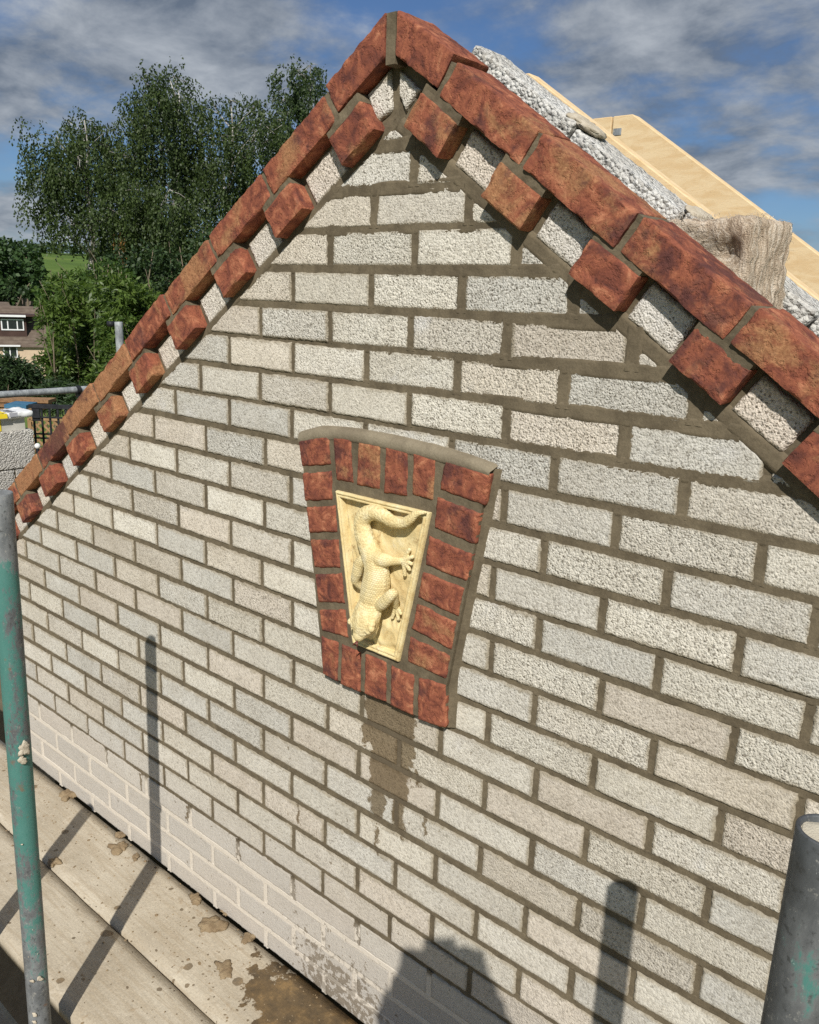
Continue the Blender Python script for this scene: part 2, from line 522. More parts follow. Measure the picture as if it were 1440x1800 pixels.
def make_board():
    m, N = new_mat('dusty_scaffold_board')
    pos = N('ShaderNodeNewGeometry').outputs['Position']
    sp = N('ShaderNodeSeparateXYZ', i0=pos)
    gr = N('ShaderNodeVectorMath', {'operation': 'MULTIPLY'}, i0=pos, i1=(1.0, 16.0, 1.0)).outputs[0]
    n0 = N('ShaderNodeTexNoise', i0=gr, Scale=4.5, Detail=6.0, Roughness=0.6, Distortion=0.7)
    n1 = N('ShaderNodeTexNoise', i0=pos, Scale=5.0, Detail=6.0, Roughness=0.62)
    n2 = N('ShaderNodeTexNoise', i0=pos, Scale=28.0, Detail=6.0, Roughness=0.68)
    n3 = N('ShaderNodeTexNoise', i0=pos, Scale=190.0, Detail=4.0, Roughness=0.7)
    c = ramp(N, n1.outputs[0], [(0.25, (0.34, 0.29, 0.215)), (0.5, (0.44, 0.385, 0.295)), (0.75, (0.53, 0.475, 0.375))])
    c = mixc(N, mrange(N, n0.outputs[0], 0.45, 0.62, 0.0, 0.5), c, (0.36, 0.295, 0.205, 1))
    sc2 = N('ShaderNodeTexNoise', i0=pos, Scale=11.0, Detail=8.0, Roughness=0.75, Distortion=1.5)
    c = mixc(N, mrange(N, sc2.outputs[0], 0.55, 0.68, 0.0, 0.55), c, (0.56, 0.50, 0.40, 1))
    c = mixc(N, mrange(N, n2.outputs[0], 0.58, 0.74, 0.0, 0.8), c, (0.30, 0.225, 0.14, 1))
    c = mixc(N, 1.0, c, ramp(N, n3.outputs[0], [(0.3, (0.82, 0.81, 0.80)), (0.7, (1.12, 1.11, 1.1))]), 'MULTIPLY')
    # water: puddle by the wall and round spots of splash
    wn = N('ShaderNodeTexNoise', i0=pos, Scale=15.0, Detail=5.0, Roughness=0.62)
    ex = math_(N, 'DIVIDE', math_(N, 'SUBTRACT', sp.outputs[0], 0.05), 0.36)
    ey = math_(N, 'DIVIDE', math_(N, 'ADD', sp.outputs[1], 0.06), 0.19)
    rr = math_(N, 'SQRT', math_(N, 'ADD', math_(N, 'MULTIPLY', ex, ex), math_(N, 'MULTIPLY', ey, ey)))
    pud = mrange(N, math_(N, 'MULTIPLY_ADD', math_(N, 'SUBTRACT', wn.outputs[0], 0.5), 1.5, rr), 0.93, 0.88)
    wc = N('ShaderNodeVectorMath', {'operation': 'MULTIPLY_ADD'}, i0=wn.outputs['Color'], i1=(0.03, 0.03, 0.0), i2=pos).outputs[0]
    wf = N('ShaderNodeVectorMath', {'operation': 'MULTIPLY'}, i0=wc, i1=(1.0, 1.0, 0.0)).outputs[0]
    spots = None
    for scale, thr in ((16.0, 0.26), (34.0, 0.24), (70.0, 0.25)):
        v = N('ShaderNodeTexVoronoi', i0=wf, Scale=scale)
        cc = N('ShaderNodeSeparateColor', i0=v.outputs['Color'])
        near = mrange(N, rr, 1.0, 2.6, 0.62, 0.16)
        on = math_(N, 'LESS_THAN', cc.outputs[0], near)
        s = math_(N, 'MULTIPLY', mrange(N, math_(N, 'ADD', v.outputs['Distance'], math_(N, 'MULTIPLY', cc.outputs[1], 0.2)), thr, thr - 0.03), on)
        spots = s if spots is None else math_(N, 'MAXIMUM', spots, s)
    wet = math_(N, 'MAXIMUM', pud, math_(N, 'MULTIPLY', spots, 0.8))
    mud = ramp(N, n2.outputs[0], [(0.35, (0.060, 0.038, 0.017)), (0.55, (0.120, 0.074, 0.030)), (0.72, (0.25, 0.155, 0.062))])
    c = mixc(N, math_(N, 'MULTIPLY', wet, 0.92), c, mud)
    h = math_(N, 'MULTIPLY_ADD', n3.outputs[0], 0.25, n2.outputs[0])
    h = math_(N, 'MULTIPLY_ADD', n0.outputs[0], 0.5, h)
    finish(N, c, mrange(N, wet, 0.0, 1.0, 0.93, 0.42), h, 0.55, 0.004, 0.3)
    return m


def make_timber(name, c1, c2, axis_scale):
    m, N = new_mat(name)
    co, oi = rnd_coord(N)
    g = N('ShaderNodeVectorMath', {'operation': 'MULTIPLY'}, i0=co, i1=axis_scale).outputs[0]
    n = N('ShaderNodeTexNoise', i0=g, Scale=6.0, Detail=5.0, Roughness=0.6, Distortion=0.6)
    n2 = N('ShaderNodeTexNoise', i0=g, Scale=40.0, Detail=3.0)
    c = mixc(N, mrange(N, n.outputs[0], 0.35, 0.65), (*c1, 1), (*c2, 1))
    c = mixc(N, mrange(N, n2.outputs[0], 0.55, 0.75, 0.0, 0.4), c, (c2[0] * .75, c2[1] * .68, c2[2] * .55, 1))
    finish(N, c, 0.75, n2.outputs[0], 0.2, 0.001, 0.3)
    return m


def make_leaf(name, ca, cb, trans=0.3, rough=0.55):
    m, N = new_mat(name)
    pos = N('ShaderNodeNewGeometry')
    n = N('ShaderNodeTexNoise', i0=pos.outputs['Position'], Scale=0.9, Detail=3.0)
    oi = N('ShaderNodeObjectInfo')
    ri = math_(N, 'MULTIPLY_ADD', pos.outputs['Random Per Island'], 0.55, math_(N, 'MULTIPLY', n.outputs[0], 0.6))
    c = mixc(N, mrange(N, ri, 0.2, 0.85), (*ca, 1), (*cb, 1))
    p = N('ShaderNodeBsdfPrincipled', Base_Color=c, Roughness=rough)
    p.inputs['Specular IOR Level'].default_value = 0.35
    t = N('ShaderNodeBsdfTranslucent', Color=mixc(N, 1.0, c, (1.3, 1.5, 0.6, 1), 'MULTIPLY'))
    mx = N('ShaderNodeMixShader', i0=trans, i1=p.outputs[0], i2=t.outputs[0])
    N('ShaderNodeOutputMaterial', Surface=mx.outputs[0])
    return m


M = {}
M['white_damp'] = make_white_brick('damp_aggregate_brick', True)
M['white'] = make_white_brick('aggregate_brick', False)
M['mortar'] = make_mortar('fresh_mortar', (0.165, 0.132, 0.085, 1), (0.104, 0.082, 0.052, 1), True, False)
M['mortar_damp'] = make_mortar('damp_mortar', (0.165, 0.132, 0.085, 1), (0.104, 0.082, 0.052, 1))
M['mortar_cap'] = make_mortar('smooth_mortar', (0.245, 0.205, 0.142, 1), (0.185, 0.152, 0.104, 1), False)
M['red'] = make_red_brick()
M['panel'] = make_panel()
M['lizard'] = make_lizard()
M['tubeL'] = make_tube('worn_green_tube', 1.0, 0.95)
M['tubeR'] = make_tube('dark_galvanised_tube', 0.30, 0.60)
M['tubeF'] = make_tube('pale_galvanised_tube', 0.0, 1.7)
M['board'] = make_board()
M['rafter'] = make_timber('new_softwood', (0.74, 0.57, 0.345), (0.66, 0.47, 0.255), (2.5, 9.0, 9.0))
M['timber'] = make_timber('old_timber', (0.34, 0.20, 0.10), (0.20, 0.11, 0.055), (3.0, 9.0, 9.0))
M['wool'] = make_simple('mineral_wool', (0.55, 0.45, 0.34), (0.75, 0.66, 0.54), 22.0, 0.97, 1.0, 0.006, fine=150.0)
M['dollop'] = make_simple('dropped_mortar', (0.30, 0.225, 0.135), (0.20, 0.14, 0.08), 30.0, 0.95, 0.8, 0.004)
M['drymortar'] = make_simple('dried_mortar', (0.42, 0.36, 0.27), (0.55, 0.49, 0.39), 60.0, 0.95, 0.6, 0.003)
M['black'] = make_simple('black_steel', (0.012, 0.013, 0.015), (0.025, 0.026, 0.03), 30.0, 0.5, 0.2, 0.001)
M['white_plastic'] = make_simple('white_plastic', (0.80, 0.80, 0.78), (0.70, 0.70, 0.68), 12.0, 0.4, 0.05, 0.001, spec=0.5)
M['grey_plastic'] = make_simple('pale_grey_plastic', (0.50, 0.48, 0.42), (0.58, 0.56, 0.50), 12.0, 0.5, 0.05, 0.001)
M['yellow'] = make_simple('yellow_print', (0.78, 0.60, 0.03), (0.70, 0.52, 0.03), 12.0, 0.45, 0.05, 0.001)
M['ink'] = make_simple('dark_print', (0.05, 0.05, 0.055), (0.09, 0.09, 0.09), 12.0, 0.5, 0.05, 0.001)
M['print_grey'] = make_simple('grey_print', (0.30, 0.30, 0.32), (0.38, 0.38, 0.40), 12.0, 0.5, 0.05, 0.001)
M['gap_shade'] = make_simple('gap_shade_black', (0.012, 0.011, 0.010), (0.02, 0.018, 0.016), 12.0, 0.8, 0.3, 0.003)  # near-black colour standing in for the shade in the foot gap
M['tongue'] = make_simple('dark_red_paint', (0.16, 0.03, 0.025), (0.10, 0.02, 0.02), 60.0, 0.35, 0.1, 0.001, spec=0.5)

# ------------------------------------------------------------------ terrain
def terrain_z(p):
    """height of the ground at (n,2) points"""
    d = np.hypot(p[:, 0] - CAM.x, p[:, 1] - CAM.y)
    ss = lambda a, b, x: (lambda t: t * t * (3 - 2 * t))(np.clip((x - a) / (b - a), 0, 1))
    z = -5.6 - 4.2 * ss(14, 65, d) + 23.0 * ss(150, 520, d) - 30 * ss(560, 1400, d)
    q = np.stack([p[:, 0], p[:, 1], 0 * p[:, 0]], 1)
    return z + vnoise(q, 1 / 55., 3) * np.clip((d - 40) / 120, 0, 1) * 2.2


def make_ground():
    m, N = new_mat('grass_and_earth')
    pos = N('ShaderNodeNewGeometry').outputs['Position']
    n1 = N('ShaderNodeTexNoise', i0=pos, Scale=0.05, Detail=6.0, Roughness=0.6)
    n2 = N('ShaderNodeTexNoise', i0=pos, Scale=1.3, Detail=5.0, Roughness=0.7)
    d = N('ShaderNodeVectorMath', {'operation': 'LENGTH'}, i0=pos).outputs['Value']
    c = ramp(N, n1.outputs[0], [(0.3, (0.060, 0.105, 0.020)), (0.5, (0.10, 0.165, 0.028)), (0.7, (0.15, 0.19, 0.045))])
    c = mixc(N, mrange(N, n2.outputs[0], 0.4, 0.7, 0.0, 0.5), c, (0.05, 0.08, 0.018, 1))
    c = mixc(N, mrange(N, d, 20.0, 8.0), c, (0.17, 0.12, 0.075, 1))
    finish(N, c, 0.95, n2.outputs[0], 0.5, 0.05, 0.2)
    rs = np.concatenate([[0.0], np.geomspace(2.0, 4200.0, 74)])
    nt = 96
    V = [(CAM.x, CAM.y, -5.6)]
    ring = []
    for r in rs[1:]:
        a = np.arange(nt) * 2 * math.pi / nt
        p = np.stack([CAM.x + r * np.cos(a), CAM.y + r * np.sin(a)], 1)
        z = terrain_z(p)
        V += [(p[k, 0], p[k, 1], z[k]) for k in range(nt)]
    F = []
    for k in range(nt):
        F.append((0, 1 + k, 1 + (k + 1) % nt))
    for i in range(len(rs) - 2):
        for k in range(nt):
            a = 1 + i * nt + k
            b = 1 + i * nt + (k + 1) % nt
            F.append((a, a + nt, b + nt, b))
    return tag(mesh_obj('ground', V, F, m), kind='structure')


make_ground()


def gz(x, y):
    return float(terrain_z(np.array([[x, y]]))[0])


# ------------------------------------------------------------------ the gable wall
TH = R(34.6)
CT, ST = math.cos(TH), math.sin(TH)
AX, AZ = 0.06, 0.172           # apex of the roof line
Z_FOOT = -2.05
XL, XR = -1.80, 1.92
P_OUT = -0.030                 # how far the verge bricks stand out


def uv_to_xz(u, v, side):
    """u along the slope from the apex, v down at right angles to it"""
    return AX + side * (u * CT - v * ST), AZ - u * ST - v * CT


def roof_x(z, v, side):
    """X on the line v below the slope at height z"""
    # z = AZ - u*ST - v*CT
    u = (AZ - z - v * CT) / ST
    return AX + side * (u * CT - v * ST)


gable = empty('gable_wall', (AX, 0.05, Z_FOOT), 'pale aggregate brick gable wall with stepped red brick verge, fresh brown mortar', 'wall')

# backing slab of the outer leaf: mortar, seen in the joints
RB_L, RB_R = AZ - 0.012 - (AX - XL) * ST / CT, AZ - 0.012 - (XR - AX) * ST / CT
prism('mortar_core', [(XL + .006, -2.044), (XR, -2.044), (XR, RB_R), (AX, AZ - 0.012), (XL + .006, RB_L)], 0.0065, 0.10, M['mortar'], gable)
prism('foot_wall', [(XL + .03, -5.6), (XR - .03, -5.6), (XR - .03, -2.06), (XL + .03, -2.06)], 0.125, 0.195, M['gap_shade'], gable)  # lower wall set back and blackened so the gap reads as shade


def patch_vf(corner_rows, y_front, depth, res, amp, seed, rnd=0.004, rag=0.0016, coarse=1.0):
    """rough brick face. corner_rows(t)->(x0,x1,z) for t in 0..1 from bottom to top; grid face with rounded, ragged edges, skirt back by depth"""
    xa0, xa1, za = corner_rows(0.0)
    xb0, xb1, zb = corner_rows(1.0)
    wid = max(xa1 - xa0, xb1 - xb0)
    ni = max(4, int(round(wid / res)) + 1)
    nj = max(4, int(round((zb - za) / res)) + 1)
    t = np.linspace(0, 1, nj)
    s = np.linspace(0, 1, ni)
    rows = np.array([corner_rows(v) for v in t])
    X = rows[:, 0:1] + (rows[:, 1:2] - rows[:, 0:1]) * s[None, :]
    Z = np.repeat(rows[:, 2:3], ni, 1)
    dx = np.minimum(X - rows[:, 0:1], rows[:, 1:2] - X)
    dz = np.minimum(Z - za, zb - Z)
    P = np.stack([X.ravel(), np.zeros(X.size) + seed * 3.7, Z.ravel()], 1)
    e = np.minimum(dx, dz).ravel()
    X = X.ravel().copy()
    Z = Z.ravel().copy()
    k = np.clip(1 - e / 0.008, 0, 1)
    X += k * rag * fbm(P, 90, 2, seed + 5) * 1.6
    Z += k * rag * fbm(P, 90, 2, seed + 9) * 1.6
    dd = np.clip(rnd - e, 0, rnd)
    Y = y_front + rnd - np.sqrt(np.maximum(rnd * rnd - dd * dd, 0))
    hgt = vnoise(P, 150, seed) * 0.35 + vnoise(P, 270, seed + 3) * 0.45 * coarse
    hgt -= np.clip(vnoise(P, 260, seed + 13) - 0.32, 0, 1) * 4.2 * max(0.0, coarse - .15)
    Y -= amp * hgt + 0.0012 * fbm(P, 16, 2, seed + 21)
    V = np.stack([X, Y, Z], 1)
    F = grid_faces(ni, nj)
    # skirt
    loop = [i for i in range(ni)] + [j * ni + ni - 1 for j in range(1, nj)] + [(nj - 1) * ni + i for i in range(ni - 2, -1, -1)] + [j * ni for j in range(nj - 2, 0, -1)]
    n0 = len(V)
    B = V[loop].copy()
    B[:, 1] = y_front + depth
    V = np.concatenate([V, B])
    L = len(loop)
    for k2 in range(L):
        a, b = loop[k2], loop[(k2 + 1) % L]
        F.append((b, a, n0 + k2, n0 + (k2 + 1) % L))
    F.append(tuple(n0 + k2 for k2 in range(L - 1, -1, -1)))
    return V, F


def make_patch_mesh(name, rows, y_front, depth, res, amp, seed, mat, **kw):
    V, F = patch_vf(rows, y_front, depth, res, amp, seed, **kw)
    me = bpy.data.meshes.new(name)
    me.from_pydata(V.tolist(), [], F)
    me.polygons.foreach_set('use_smooth', [len(p) == 4 for p in F])
    me.materials.append(mat)
    me.update()
    return me


# measured joint places: course -> mean height and offsets of the upright joints from a 225 mm beat
COURSE = {1: (-.084, {.5: -.010}), 2: (-.154, {0: .005, 1: .005}), 3: (-.226, {-.5: -.002, .5: -.002}),
          4: (-.304, {-1: -.001, 0: .001, 1: 0, 2: .002}), 5: (-.379, {-1.5: .003, -.5: -.002, .5: -.005, 1.5: -.01, 2.5: .002}),
          6: (-.451, {-2: .002, -1: -.003, 0: -.008, 1: -.002, 2: -.003}), 7: (-.525, {-2.5: -.001, -1.5: -.001, -.5: .001, .5: -.003, 1.5: -.001, 2.5: .004}),
          8: (-.598, {-3: .002, -2: -.003, -1: -.007, 2: -.008, 3: -.003}), 9: (-.674, {-3.5: .013, -2.5: .014, -1.5: .015, 1.5: .006, 2.5: .004, 3.5: .012}),
          10: (-.749, {-4: .003, -3: -.001, -2: -.006, 2: -.017, 3: -.011, 4: -.013}), 11: (-.824, {-4.5: .009, -3.5: .007, -2.5: .007, -1.5: .01, 1.5: -.008, 2.5: -.006, 3.5: 0}),
          12: (-.897, {-5: .002, -4: .003, -3: -.003, -2: -.006, 2: -.015, 3: -.01, 4: -.002}), 13: (-.973, {-5.5: .008, -4.5: .004, -3.5: .007, -2.5: .001, -1.5: -.001, 1.5: -.002, 2.5: .006, 3.5: .011}),
          14: (-1.047, {-6: .009, -5: 0, -4: .002, -3: .002, -2: -.001, 2: -.012, 3: -.002, 4: .008}), 15: (-1.122, {-6.5: .004, -5.5: .006, -4.5: .002, -3.5: .001, -2.5: .001, 1.5: .001, 2.5: .006, 3.5: .008}),
          16: (-1.195, {-7: 0, -6: .001, -5: -.003, -4: -.007, 2: .004, 3: .009}), 17: (-1.271, {-6.5: .005, -5.5: .005, -4.5: .001, -3.5: -.001, -2.5: -.002, -1.5: .001, 2.5: .005, 3.5: .007}),
          18: (-1.347, {-7: .001, -6: .001, -5: -.004, -4: -.004, -3: -.005, -2: -.006, -1: -.008, 3: .011}), 19: (-1.423, {-6.5: .001, -5.5: .002, -4.5: -.007, -3.5: -.008, -2.5: -.006, -1.5: -.003, 2.5: .005, 3.5: .01}),
          20: (-1.502, {-7: -.001, -6: .005, -5: -.002, -4: -.009, -3: -.005, -2: -.006, -1: -.007, 3: .011}), 21: (-1.579, {-6.5: .004, -5.5: .004, -4.5: -.003, -3.5: -.011, -2.5: .003, -1.5: -.004, 2.5: .004}),
          22: (-1.654, {-7: -.002, -6: -.004, -5: -.009, -4: -.008, -3: .001, -2: 0, -1: -.001}), 23: (-1.727, {-6.5: .007, -5.5: 0, -4.5: -.003, -3.5: -.013, -2.5: -.003, -1.5: -.006})}
COURSE[0] = (-.006, {})
for _c in (24, 25, 26):
    COURSE[_c] = (-.075 * _c - .001, {})
COURSE[27] = (-2.024, {})
CUT_L, CUT_R = 0.147, 0.160     # how far below the slope the coursed bricks stop

BH = 0.0650
# shared face meshes for whole bricks
FULL = 0.2140
variants = []
for k in range(20):
    co = 1.0 if k < 7 else 0.55
    variants.append(make_patch_mesh('stretcher_face', lambda t: (-FULL / 2, FULL / 2, -BH / 2 + BH * t), 0.0, 0.045, 0.0027, 0.0006 if k < 7 else 0.00042, 100 + k, M['white'] if k < 14 else M['white_damp'], coarse=co))

TINTS = [(0.64, 0.595, 0.525), (0.61, 0.565, 0.505), (0.63, 0.565, 0.495), (0.60, 0.57, 0.525), (0.65, 0.61, 0.55), (0.62, 0.56, 0.485), (0.585, 0.56, 0.52), (0.66, 0.62, 0.555)]

PLAQUE_OUT = [(-0.192, -0.612), (-0.106, -1.150), (0.250, -1.156), (0.326, -0.612)]   # hidden behind the surround


def in_plaque(x, z, pad=0.0):
    if z > -0.605 - pad or z < -1.15 + pad:
        return False
    f = (-0.61 - z) / 0.54
    return (-0.19 + 0.085 * f + pad) < x < (0.325 - 0.078 * f - pad)


brick_rows = []
beds = []          # (z, x0, x1, half) bed joints
perps = []         # (x, z0, z1)
n_parts = 0
spare_V, spare_F = [], []
zc = {c: COURSE[c][0] for c in COURSE}
for c in sorted(COURSE):
    z, offs = COURSE[c]
    par = 0.0 if c % 2 == 0 else 0.5
    keys = sorted(offs)
    r2 = random.Random(c * 11 + 3)
    js = []
    for k in range(-9, 10):
        X = k + par
        if keys:
            dx = float(np.interp(X, keys, [offs[q] for q in keys]))
        else:
            dx = r2.uniform(-.004, .004)
        if X not in offs:
            dx += r2.uniform(-.003, .003)
        js.append(X * 0.225 + dx)
    zt = z + BH / 2
    zb = z - BH / 2
    if c == 27:
        zb = Z_FOOT + 0.002
    # the course's ends
    xl_b = max(XL, roof_x(zb, CUT_L, -1))
    xr_b = min(XR, roof_x(zb, CUT_R, 1))
    for a, b in zip(js[:-1], js[1:]):
        jw = 0.0098 + 0.0035 * max(0, min(1, (0.5 * (a + b) + 0.3) / 0.9)) * max(0, min(1, (z + 1.0) / 0.5)) + r2.uniform(-.001, .0015)
        x0, x1 = a + jw / 2, b - jw / 2
        if x1 < xl_b + .012 or x0 > xr_b - .012:
            continue
        x0c, x1c = max(x0, XL), min(x1, XR)
        if x0c > x0 + .0001 and x1c - x0c < .02:
            continue
        seed = c * 40 + int(a * 100) + 1000
        tint = TINTS[r2.randrange(len(TINTS))]
        g = r2.uniform(0.80, 0.96)
        tint = (tint[0] * .99, tint[1] * 1.0, tint[2] * .985)
        if z > -1.0 and a < 0.3:
            g *= 1.05
        elif z < -0.9:
            g *= 0.96
        coarse = min(1.0, max(0.05, 0.22 + 0.60 * (z + 1.1) + r2.uniform(-.35, .45) + 0.3 * (x0 > .2)))
        colr = (tint[0] * g, tint[1] * g, tint[2] * g, coarse)
        lim_l = lambda zz, x0c=x0c: max(x0c, roof_x(zz, CUT_L, -1))
        lim_r = lambda zz, x1c=x1c: min(x1c, roof_x(zz, CUT_R, 1))
        xm = 0.5 * (x0c + x1c)
        # behind the surround?
        if in_plaque(x0c, z, -0.006) and in_plaque(x1c, z, -0.006):
            continue
        hidden_right = x0c > 1.06
        cut = lim_l(zt) > x0c + 1e-4 or lim_r(zt) < x1c - 1e-4 or x1c - x0c < 0.16 or c in (27, 0)
        if hidden_right:
            V, F = box_vf(lim_l(zt), max(lim_r(zt), lim_l(zt) + .01), 0.0, 0.05, zb, zt, off=len(spare_V))
            spare_V += V
            spare_F += F
            continue
        jz = r2.uniform(-.0012, .0012)
        damp_here = z < -1.72 or (z < -1.1 and x1c > -.26 and x0c < .26)
        if cut:
            # height where the piece closes
            ztop = zt
            while lim_r(ztop) - lim_l(ztop) < 0.010 and ztop > zb + .012:
                ztop -= .003
            if lim_r(ztop) - lim_l(ztop) < 0.009 or ztop < zb + .014:
                continue
            rows = lambda t, ztop=ztop, lim_l=lim_l, lim_r=lim_r: (lim_l(zb + (ztop - zb) * t) - xm, lim_r(zb + (ztop - zb) * t) - xm, zb + (ztop - zb) * t - z)
            near = 0.0030 if xm > -0.7 else 0.0045
            me = make_patch_mesh('cut_brick_face', rows, 0.0, 0.045, near, 0.0006 * (0.6 + 0.4 * coarse), seed % 997, M['white_damp'] if damp_here else M['white'], coarse=coarse)
            o = bpy.data.objects.new('brick', me)
            o.location = (xm, 0, z + jz)
        else:
            vi = r2.randrange(7) + (0 if coarse > 0.5 else 7)
            if damp_here:
                vi = 14 + vi % 6
            me = variants[vi]
            o = bpy.data.objects.new('brick', me)
            o.location = (xm, r2.uniform(-.0012, .0008), z + jz)
            o.scale = ((x1c - x0c) / FULL * r2.choice((1,)), 1, 1)
            o.rotation_euler = (r2.uniform(-.006, .006), r2.uniform(-.004, .004) + (math.pi if r2.random() < .5 else 0), r2.uniform(-.005, .005))
        o.color = colr
        COL.objects.link(o)
        adopt(o, gable)
        n_parts += 1
    for x in js:
        if roof_x(z, CUT_L, -1) + .005 < x < min(1.1, roof_x(z, CUT_R, 1) - .005) and x > XL + .01 and not in_plaque(x, z, 0.0):
            perps.append((x, zb - .002, zt + .002))
    cn = c + 1
    zn = zc.get(cn)
    if zn is not None:
        zj = 0.5 * (zb + zn + BH / 2) if c < 26 else zb - .004
        x0 = max(XL, roof_x(zj, CUT_L - .006, -1))
        x1 = min(1.12, roof_x(zj, CUT_R - .006, 1))
        beds.append((zj, x0, x1))
# pointing: bed and upright joints as shallow concave strips that rise over the brick edges
PV, PF = [], []


def smear(x, z):
    """how far the pointing spreads over the faces: more towards the top right, where it was laid last"""
    a = np.clip((x + 0.25) / 0.7, 0, 1) * np.clip((z + 0.95) / 0.5, 0, 1)
    b = np.clip((z + 0.42) / 0.3, 0, 1)
    return np.maximum(a, b * 0.9)


def strip(p0, p1, vertical):
    global PV, PF
    L = abs((p1[1] - p0[1]) if vertical else (p1[0] - p0[0]))
    n = max(3, int(L / 0.006) + 1)
    t = np.linspace(0, 1, n)
    cx = p0[0] + (p1[0] - p0[0]) * t
    cz = p0[1] + (p1[1] - p0[1]) * t
    prof = np.array([-1, -.72, -.45, 0, .45, .72, 1.0])
    base = np.array([.0085, .0036, .0030, .0042, .0030, .0036, .0085])
    seed = len(PV) % 911
    cp = np.stack([cx, np.zeros(n), cz], 1)
    sm = smear(cx, cz)
    wob = fbm(cp, 9, 2, 71) * 0.0013
    half = 0.0118 + 0.0068 * sm + 0.0016 * fbm(cp, 30, 2, 33 + (5 if vertical else 0))
    lift = 0.0004 + 0.0034 * sm + 0.0005 * fbm(cp, 22, 2, 51)
    lift = np.where(cz < -1.765, 0.0032, lift)
    X = cx[:, None] + ((prof[None, :] * half[:, None] + wob[:, None]) if vertical else 0 * prof[None, :])
    Z = cz[:, None] + ((prof[None, :] * half[:, None] + wob[:, None]) if not vertical else 0 * prof[None, :])
    Y = base[None, :] - lift[:, None]
    pts = np.stack([X.ravel(), np.zeros(X.size), Z.ravel()], 1)
    Y = Y.ravel() + 0.0007 * fbm(pts, 120, 2, 5)
    V = np.stack([X.ravel(), Y, Z.ravel()], 1)
    off = len(PV)
    PV += V.tolist()
    PF += grid_faces(7, n, off, flip=vertical is False)


for zj, x0, x1 in beds:
    if x1 - x0 < .03:
        continue
    # leave the surround's footprint out
    if -1.14 < zj < -0.60:
        f = (-0.61 - zj) / 0.54
        strip((x0, zj), (-0.17 + 0.085 * f, zj), False)
        strip((0.30 - 0.078 * f, zj), (x1, zj), False)
    else:
        strip((x0, zj), (x1, zj), False)
for x, z0, z1 in perps:
    strip((x, z0), (x, z1), True)
# bed along the raking cut under the stepped course
for side, v in ((-1, 0.1435), (1, 0.150)):
    u1 = 2.15 if side < 0 else 1.25
    n = int(u1 / 0.006)
    uu = np.linspace(0.105, u1, n)
    prof = np.array([-1, -.7, -.4, 0, .4, .7, 1.0])
    hw = np.full(n, 0.0125 if side < 0 else 0.0165)
    base = np.array([.006, .0012, .0006, .0016, .0006, .0012, .006])
    q = np.stack([uu, 0 * uu, 0 * uu + side], 1)
    hw = hw + 0.0018 * fbm(q, 25, 2, 4)
    VV = v + prof[None, :] * hw[:, None]
    UU = np.repeat(uu[:, None], 7, 1)
    X = AX + side * (UU * CT - VV * ST)
    Z = AZ - UU * ST - VV * CT
    Y = np.repeat(base[None, :], n, 0) - 0.0007
    pts = np.stack([X.ravel(), 0 * X.ravel(), Z.ravel()], 1)
    V = np.stack([X.ravel(), Y.ravel() + 0.0009 * fbm(pts, 60, 3, 8), Z.ravel()], 1)
    off = len(PV)
    PV += V.tolist()
    PF += grid_faces(7, n, off, flip=(side > 0))
_pa = np.array(PV)
_po = mesh_obj('pointing', PV, PF, M['mortar'], gable)
_po.data.materials.append(M['mortar_damp'])
_pc = np.array([_pa[list(f)].mean(0) for f in PF])
_po.data.polygons.foreach_set('material_index', ((_pc[:, 2] < -1.72) | ((_pc[:, 2] < -1.1) & (np.abs(_pc[:, 0]) < .3))).astype(np.int32))
if spare_V:
    o = mesh_obj('bricks_past_the_tube', spare_V, spare_F, make_simple('plain_aggregate_brick', (0.62, 0.58, 0.51), (0.55, 0.51, 0.45), 60.0, 0.95, 0.9, 0.004, fine=240.0), gable, smooth=False)
    o.color = (0.69, 0.64, 0.56, 0.5)
    o['kind'] = 'stuff'


